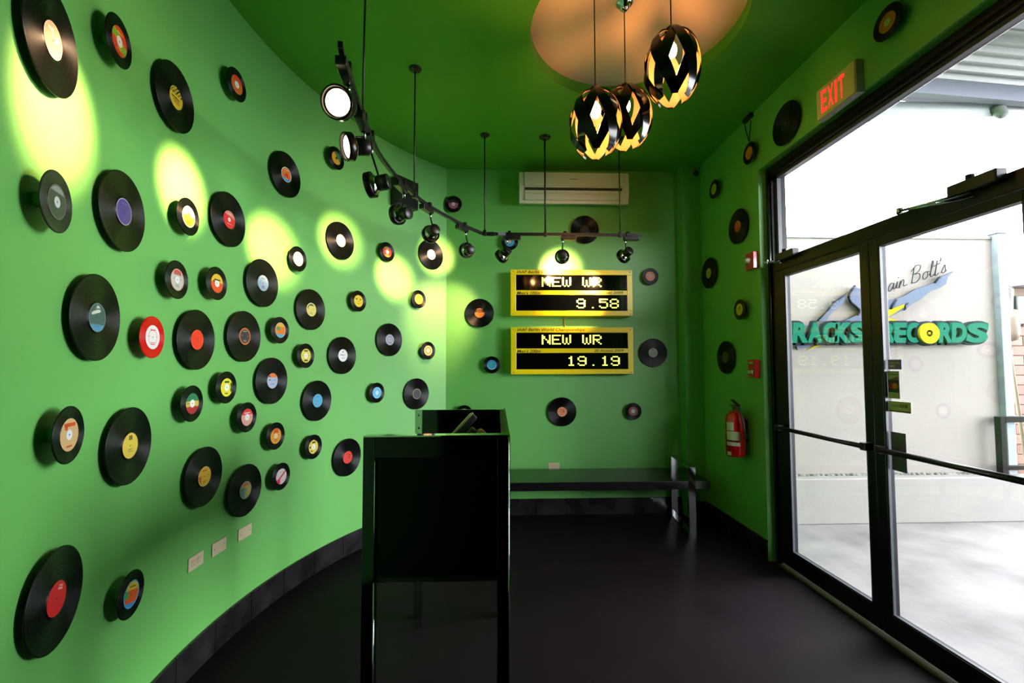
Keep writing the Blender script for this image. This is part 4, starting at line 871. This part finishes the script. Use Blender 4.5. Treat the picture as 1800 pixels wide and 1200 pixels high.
# air conditioner
yac = YB - .20
A = at_y(913, 298.5, yac); B = at_y(1106, 360.5, yac); W, Hh = B.x - A.x, A.z - B.z
ac = thing('air_conditioner', 'white split air conditioner high on the back wall', 'air conditioner', T(A.x, YB - .001, B.z))
prof = [(0, .07), (0, Hh), (-.15, Hh), (-.185, Hh - .02), (-.2, Hh * .55), (-.198, Hh * .34), (-.165, .022), (-.12, .03)]
def side(x0, x1, pr_, mi=0, M=None):
    n = len(pr_); vs = [(x0, y, z) for y, z in pr_] + [(x1, y, z) for y, z in pr_]
    return MB().add(vs, [tuple(range(n)), tuple(range(2 * n - 1, n - 1, -1))] + [(i, n + i, n + (i + 1) % n, (i + 1) % n) for i in range(n)], mi)
put('body', side(.012, W - .012, prof), WHITEP, ac)
put('end_cap', side(0, .04, [(y * 1.012, z) for y, z in prof]), WHITEP, ac); put('end_cap', side(W - .05, W, [(y * 1.012, z) for y, z in prof]), WHITEP, ac)
put('front_panel', MB().box((.05, -.212, Hh * .53), (W - .06, -.19, Hh * .93), bev=.006), WHITEP, ac)
put('outlet_slot', MB().box((.055, -.207, Hh * .415), (W - .075, -.18, Hh * .485)), mat('shaded_slot', (40, 38, 28), .6), ac)
put('louvre', MB().box((.055, -.212, Hh * .315), (W - .075, -.196, Hh * .405), bev=.004), WHITEP, ac)
put('lower_flap', MB().box((.055, -.205, Hh * .13), (W - .08, -.19, Hh * .295), bev=.003, M=Matrix.Rotation(0, 4, 'X')), WHITEP, ac)
put('badge', MB().box((W * .46, -.2135, Hh * .72), (W * .53, -.2115, Hh * .74)), GREYP, ac)

# outlets
def outlet(M, label, sockets, name='wall_outlet', w_=.115, h_=.07):
    o = thing(name, label, 'outlet' if sockets else 'wall plate', M)
    put('plate', MB().box((-w_ / 2, -h_ / 2, 0), (w_ / 2, h_ / 2, .006), bev=.002), PLATE, o)
    for sx_ in ((-.022, .022) if sockets else ()):
        s_ = put('socket', MB().box((sx_ - .015, -.014, .006), (sx_ + .015, .014, .0085), bev=.002), PLATE, o)
        put('slot', MB().box((sx_ - .008, .003, .0085), (sx_ - .0065, .010, .0088)).box((sx_ + .006, .003, .0085), (sx_ + .0075, .010, .0088)).box((sx_ - .002, -.009, .0085), (sx_ + .002, -.005, .0088)), DARK, s_)
    if not sockets:
        for sx_ in (-.042, .042): put('screw', MB().lathe([(0, .0015), (.003, .0015), (.003, 0)], 8, M=T(sx_, 0, .006)), GREYP, o)
for (px, py), lab, so in (((343, 986), 'ivory double outlet low on the curved wall', True), ((384, 960.5), 'blank ivory wall plate next to the double outlet', False), ((429.5, 935), 'blank ivory wall plate nearest the counter', False)):
    P, nrm = at_arc(px, py, .001); outlet(facing(P, nrm), lab, so)
P = at_y(974, 819, YB - .001); outlet(facing(P, (0, -1, 0)), 'ivory outlet on the back wall just above the bench', True)

# bench
bn = thing('bench', 'low black bench with chrome hoop legs along the back wall', 'bench', T(.75, 4.23, 0))
def bl_(x, y, z): return (x - .75, y - 4.23, z)
put('seat', MB().box(bl_(-.42, 3.97, .42), bl_(1.942, 4.50, .496), bev=.004), BWOOD, bn)
def hoop(x):
    m_ = MB(); w2, th = .031, .012; ya, yb, zt = 3.955, 4.515, .622
    m_.box(bl_(x - w2, ya, 0), bl_(x + w2, ya + th, zt), bev=.0015); m_.box(bl_(x - w2, yb - th, 0), bl_(x + w2, yb, zt), bev=.0015)
    m_.box(bl_(x - w2, ya + th, zt - th), bl_(x + w2, yb - th, zt)); m_.box(bl_(x - w2, ya + th, 0), bl_(x + w2, yb - th, th)); return m_
for hx in (1.80, -.27):
    put('leg', hoop(.75), CHROME, bn, T(hx - .75, .005, 0) @ Matrix.Rotation(math.radians(-6), 4, 'Z'))

# ================================================================== RIGHT WALL THINGS
# exit sign
a = at_x(1435, 161, XW - .055); b = at_x(1501, 107, XW - .055); c = at_x(1440, 210, XW - .055)
ex = thing('exit_sign', 'lit red exit sign with cream face above the doors', 'sign', frame((XW - .055, a.y, (c.z + at_x(1502, 162, XW - .055).z) / 2), (0, -1, 0), (0, 0, 1), (-1, 0, 0)))
W = a.y - b.y; Hh = (a.z - c.z + b.z - at_x(1502, 162, XW - .055).z) / 2
put('case', MB().box((-.006, -.006, -.054), (W + .006, Hh + .006, -.004), bev=.004), mat('cream_sign_case', (150, 152, 140), .5), ex)
fc = put('face', MB().box((0, 0, -.004), (W, Hh, 0), bev=.001), mat('cream_sign_face', (186, 190, 130), .5), ex)
lw = W * .72 / 4
for i, ch in enumerate('EXIT'):
    ww = lw * (.34 if ch == 'I' else .86); xx = W * .13 + [0, 1.03, 2.09, 2.62][i] * lw
    link('letter', fit_text(ch, ww, Hh * .74, ext=.0003, offset=.015, mats=EXITM), ex, T(xx, Hh * .13, .001))
# hanging V cord above the small amber record
hc = thing('hanging_cord', 'thin dark V-shaped cord hanging under the ceiling edge', 'cord')
p = at_x(1317, 249, XW - .02); q = at_x(1308, 213, XW - .02); r = at_x(1320, 212, XW - .02)
put('strand', MB().tube([p, (p + q) / 2 + Vector((0, .008, 0)), q], .004, 6), DARK, hc); put('strand', MB().tube([p, (p + r) / 2, r], .004, 6), DARK, hc)
put('clip', MB().box((XW - .03, min(q.y, r.y) - .01, q.z - .02), (XW, max(q.y, r.y) + .01, q.z + .02), bev=.003), BLACKM, hc)
# corner sensor
p = at_y(1222, 300, YB - .155 - .03)
sn = thing('corner_sensor', 'tiny grey sensor at the top of the pilaster', 'sensor', T(p.x, p.y, p.z))
put('mount', MB().box((-.012, -.01, -.01), (.012, .03, .03), bev=.003), GREYP, sn)
put('eye', MB().lathe([(0, .025), (.02, .02), (.028, 0), (.02, -.02), (0, -.025)], 16, M=T(0, -.015, -.035)), BLACKM, sn)
put('arm', MB().box((-.006, -.02, -.035), (.006, .0, -.005)), GREYP, sn)

# alarm strobe
p = at_x(1322, 459, XW - .02)
al = thing('alarm_strobe', 'red fire alarm strobe with clear lens, beside the transom frame', 'fire alarm', facing((XW - .001, p.y, p.z), (-1, 0, 0)))
put('housing', MB().box((-.055, -.072, 0), (.055, .072, .045), bev=.006), REDP, al)
put('lens', MB().lathe([(0, .035), (.012, .033), (.022, .02), (.026, 0)], 16, M=T(0, .005, .045)), mat('clear_strobe_lens', (225, 225, 215), .1), al)
# pull station
p = at_x(1326, 648, XW - .02)
ps = thing('fire_pull_station', 'red fire alarm pull station below the strobe', 'fire alarm', facing((XW - .001, p.y, p.z), (-1, 0, 0)))
put('housing', MB().box((-.052, -.075, 0), (.052, .075, .045), bev=.006), REDP, ps)
put('handle', MB().box((-.03, -.04, .045), (.03, -.012, .056), bev=.003), mat('white_pull_handle', (200, 196, 190), .4), ps)
link('lettering', fit_text('FIRE', .062, .024, ext=.0008, offset=.02, mats=mat('white_print', (215, 210, 200), .5)), ps, T(-.031, .035, .0458))

# fire extinguisher
pt = at_x(1292, 722, XW - .095); pb_ = at_x(1292, 800, XW - .095)
hb = pt.z - pb_.z
fx = thing('fire_extinguisher', 'red fire extinguisher with white labels hung on the window wall', 'fire extinguisher', T(XW - .095, pt.y, pb_.z))
R = .078
put('body', MB().lathe([(0, 0), (R * .9, 0), (R, .012), (R, hb * .80), (R * .9, hb * .90), (R * .6, hb * .975), (.028, hb), (0, hb)], 36), REDP, fx)
put('valve', MB().lathe([(.022, 0), (.022, .03), (.03, .035), (.03, .05), (0, .055)], 18, M=T(0, 0, hb)), mat('brass_valve', (120, 108, 80), .3, metal=.8), fx)
put('handle', MB().box((-.012, -.015, .055), (.012, .10, .065), M=T(0, -.03, hb) @ Matrix.Rotation(.35, 4, 'X')).box((-.012, -.01, .04), (.012, .10, .048), M=T(0, -.03, hb)), BLACKM, fx)
put('hose', MB().tube([(.0, -.02, hb + .04), (-.012, -.075, hb + .035), (-.004, -.112, hb - .03), (.004, -.125, hb - .12), (.008, -.135, hb - .17)], .0095, 10), mat('grey_rubber_hose', (52, 54, 48), .5), fx)
put('nozzle', MB().tube([(.008, -.135, hb - .165), (.010, -.143, hb - .22)], [.011, .015], 10), BLACKM, fx)
def wrap(a0, a1, z0, z1, m_, nm='paper_label'):
    vs = []; n = 10
    for i in range(n + 1):
        a = math.radians(a0 + (a1 - a0) * i / n); vs += [((R + .0012) * math.cos(a), (R + .0012) * math.sin(a), z0), ((R + .0012) * math.cos(a), (R + .0012) * math.sin(a), z1)]
    put(nm, MB().add(vs, [(2 * i, 2 * i + 2, 2 * i + 3, 2 * i + 1) for i in range(n)]), m_, fx)
PAP = mat('white_label_paper', (206, 206, 190), .5)
wrap(185, 232, hb * .58, hb * .76, PAP); wrap(185, 266, hb * .37, hb * .56, PAP); wrap(185, 266, hb * .245, hb * .325, PAP); wrap(185, 270, hb * .335, hb * .36, DARK, 'black_band')
wrap(185, 215, hb * .03, hb * .11, PAP)
put('wall_bracket', MB().box((R - .004, -.02, hb * .3), (.0945, .02, hb * .8)), BLACKM, fx)

# ================================================================== COUNTER
XL, XR_, YA, YZ, ZTOP, ZBOT = -.512, .046, 1.70, 2.80, 1.273, .735
ct = thing('reception_counter', 'tall black gloss reception counter on mirror-polished steel legs', 'counter', T((XL + XR_) / 2, (YA + YZ) / 2, 0))
OX, OY = (XL + XR_) / 2, (YA + YZ) / 2
def q(x, y, z): return (x - OX, y - OY, z)
PW = .046
for (x, y) in ((XL, YA), (XR_ - PW, YA), (XL, YZ - PW), (XR_ - PW, YZ - PW)):
    put('leg', MB().box(q(x, y, 0), q(x + PW, y + PW, ZTOP - .001), bev=.0012), DCHROME if y == YA else CHROME, ct)
put('end_panel', MB().box(q(XL + PW, YA + .012, ZBOT), q(XR_ - PW, YA + .036, ZTOP - .002)), PANEL, ct)
put('end_rail', MB().box(q(XL + PW, YA, ZTOP - .078), q(XR_ - PW, YA + .012, ZTOP), bev=.0012), mat('black_top_rail', (8, 8, 8), .12, spec=.3), ct)
lp = [(YA - .006, ZBOT - .004), (YA - .006, ZBOT - .001), (YA + .012, ZBOT + .006), (YA + .036, ZBOT + .006), (YA + .036, ZBOT - .004)]
put('bottom_lip', side(q(XL + PW, 0, 0)[0], q(XR_ - PW, 0, 0)[0], [(y - OY, z) for y, z in lp]), CHROME, ct)
for (x, z0, z1) in ((XL + PW, ZBOT + .02, ZTOP - .09), (XL + PW, .0, ZBOT - .006), (XR_ - .002, 0, ZTOP)):  # added chrome rods that catch bright glints along the leg edges
    put('added_glint_rod', MB().tube([q(x, YA - .0005, z0), q(x, YA - .0005, z1)], .0026, 10), CHROME, ct)
put('added_glint_rod', MB().tube([q(XR_ - PW, YA - .0005, 0), q(XR_ - PW, YA - .0005, ZBOT - .006)], .0018, 10), DCHROME, ct)
put('cap_strip', MB().box(q(XL, YA, ZTOP), q(XR_ - .001, YA + .05, ZTOP + .006), bev=.001), CHROME, ct)
put('end_panel', MB().box(q(XL + PW, YZ - .036, .62), q(XR_ - PW, YZ - .012, ZTOP - .002)), BLACKG, ct)
put('end_rail', MB().box(q(XL + PW, YZ - .05, ZTOP - .07), q(XR_ - PW, YZ - .036, ZTOP), bev=.001), BLACKG, ct)
for z in (ZTOP - .03, ZTOP - .11):
    put('bolt', MB().lathe([(0, .004), (.006, .003), (.008, 0)], 12, M=frame(q(XL + PW * .5, YZ - PW, z), (1, 0, 0), (0, 0, 1), (0, -1, 0))), CHROME, ct)
put('side_panel', MB().box(q(XR_ - .030, YA + PW, ZBOT - .03), q(XR_ - .006, YZ - PW, ZTOP - .002)), PANEL, ct)
put('side_trim', MB().box(q(XR_ - .008, YA + .002, ZBOT - .03), q(XR_ + .004, YZ, ZTOP + .004), bev=.001), CHROME, ct)
put('worktop', MB().box(q(XL + .005, YA + .05, .93), q(XR_ - .032, YZ - .052, .965), bev=.002), BLACKG, ct)
put('shelf_bottom', MB().box(q(XL + .01, YA + .05, ZBOT - .02), q(XR_ - .032, YZ - .052, ZBOT + .005)), BLACKG, ct)

# till terminal on the inner worktop
pc = at_y(812, 742, 2.34)
tm = thing('till_terminal', 'tilted dark till screen standing inside the counter', 'till', T(pc.x, 2.36, .965))
zc = pc.z - .965
TM = T(0, 0, zc - .045) @ Matrix.Rotation(math.radians(14), 4, 'Z') @ Matrix.Rotation(math.radians(-46), 4, 'Y') @ Matrix.Rotation(math.radians(-10), 4, 'X')
put('housing', MB().box((-.15, -.09, -.012), (.10, .12, .022), M=TM, bev=.008), mat('charcoal_plastic', (44, 44, 52), .35), tm)
put('back_cover', MB().box((-.15, -.092, .020), (.102, .12, .028), M=TM, bev=.003), mat('olive_grey_plastic', (150, 150, 100), .4), tm)
put('screen', MB().box((-.135, -.08, -.016), (.088, .11, -.012), M=TM, bev=.001), mat('dark_screen_glass', (30, 30, 40), .08), tm)
put('rear_cover', MB().box((-.10, -.094, -.060), (.05, .06, -.016), M=TM, bev=.012), mat('grey_reader', (62, 62, 74), .25), tm)
put('side_tray', MB().box((-.01, -.10, -.125), (.075, -.03, -.055), M=TM, bev=.018), mat('olive_grey_tray', (120, 116, 74), .4), tm)
put('handle', MB().tube([TM @ Vector((.02, -.108, -.04)), TM @ Vector((-.01, -.112, -.065)), TM @ Vector((-.05, -.108, -.075))], .012, 10), CHROME, tm)
put('stand', MB().tube([(0, 0, .01), (0, 0, zc * .5), (.0, 0, zc - .06)], .022, 14), BLACKM, tm)
put('base', MB().lathe([(0, .014), (.075, .012), (.085, .004), (.085, 0), (0, 0)], 28), BLACKM, tm)
bk = at_y(852, 722, 2.55)
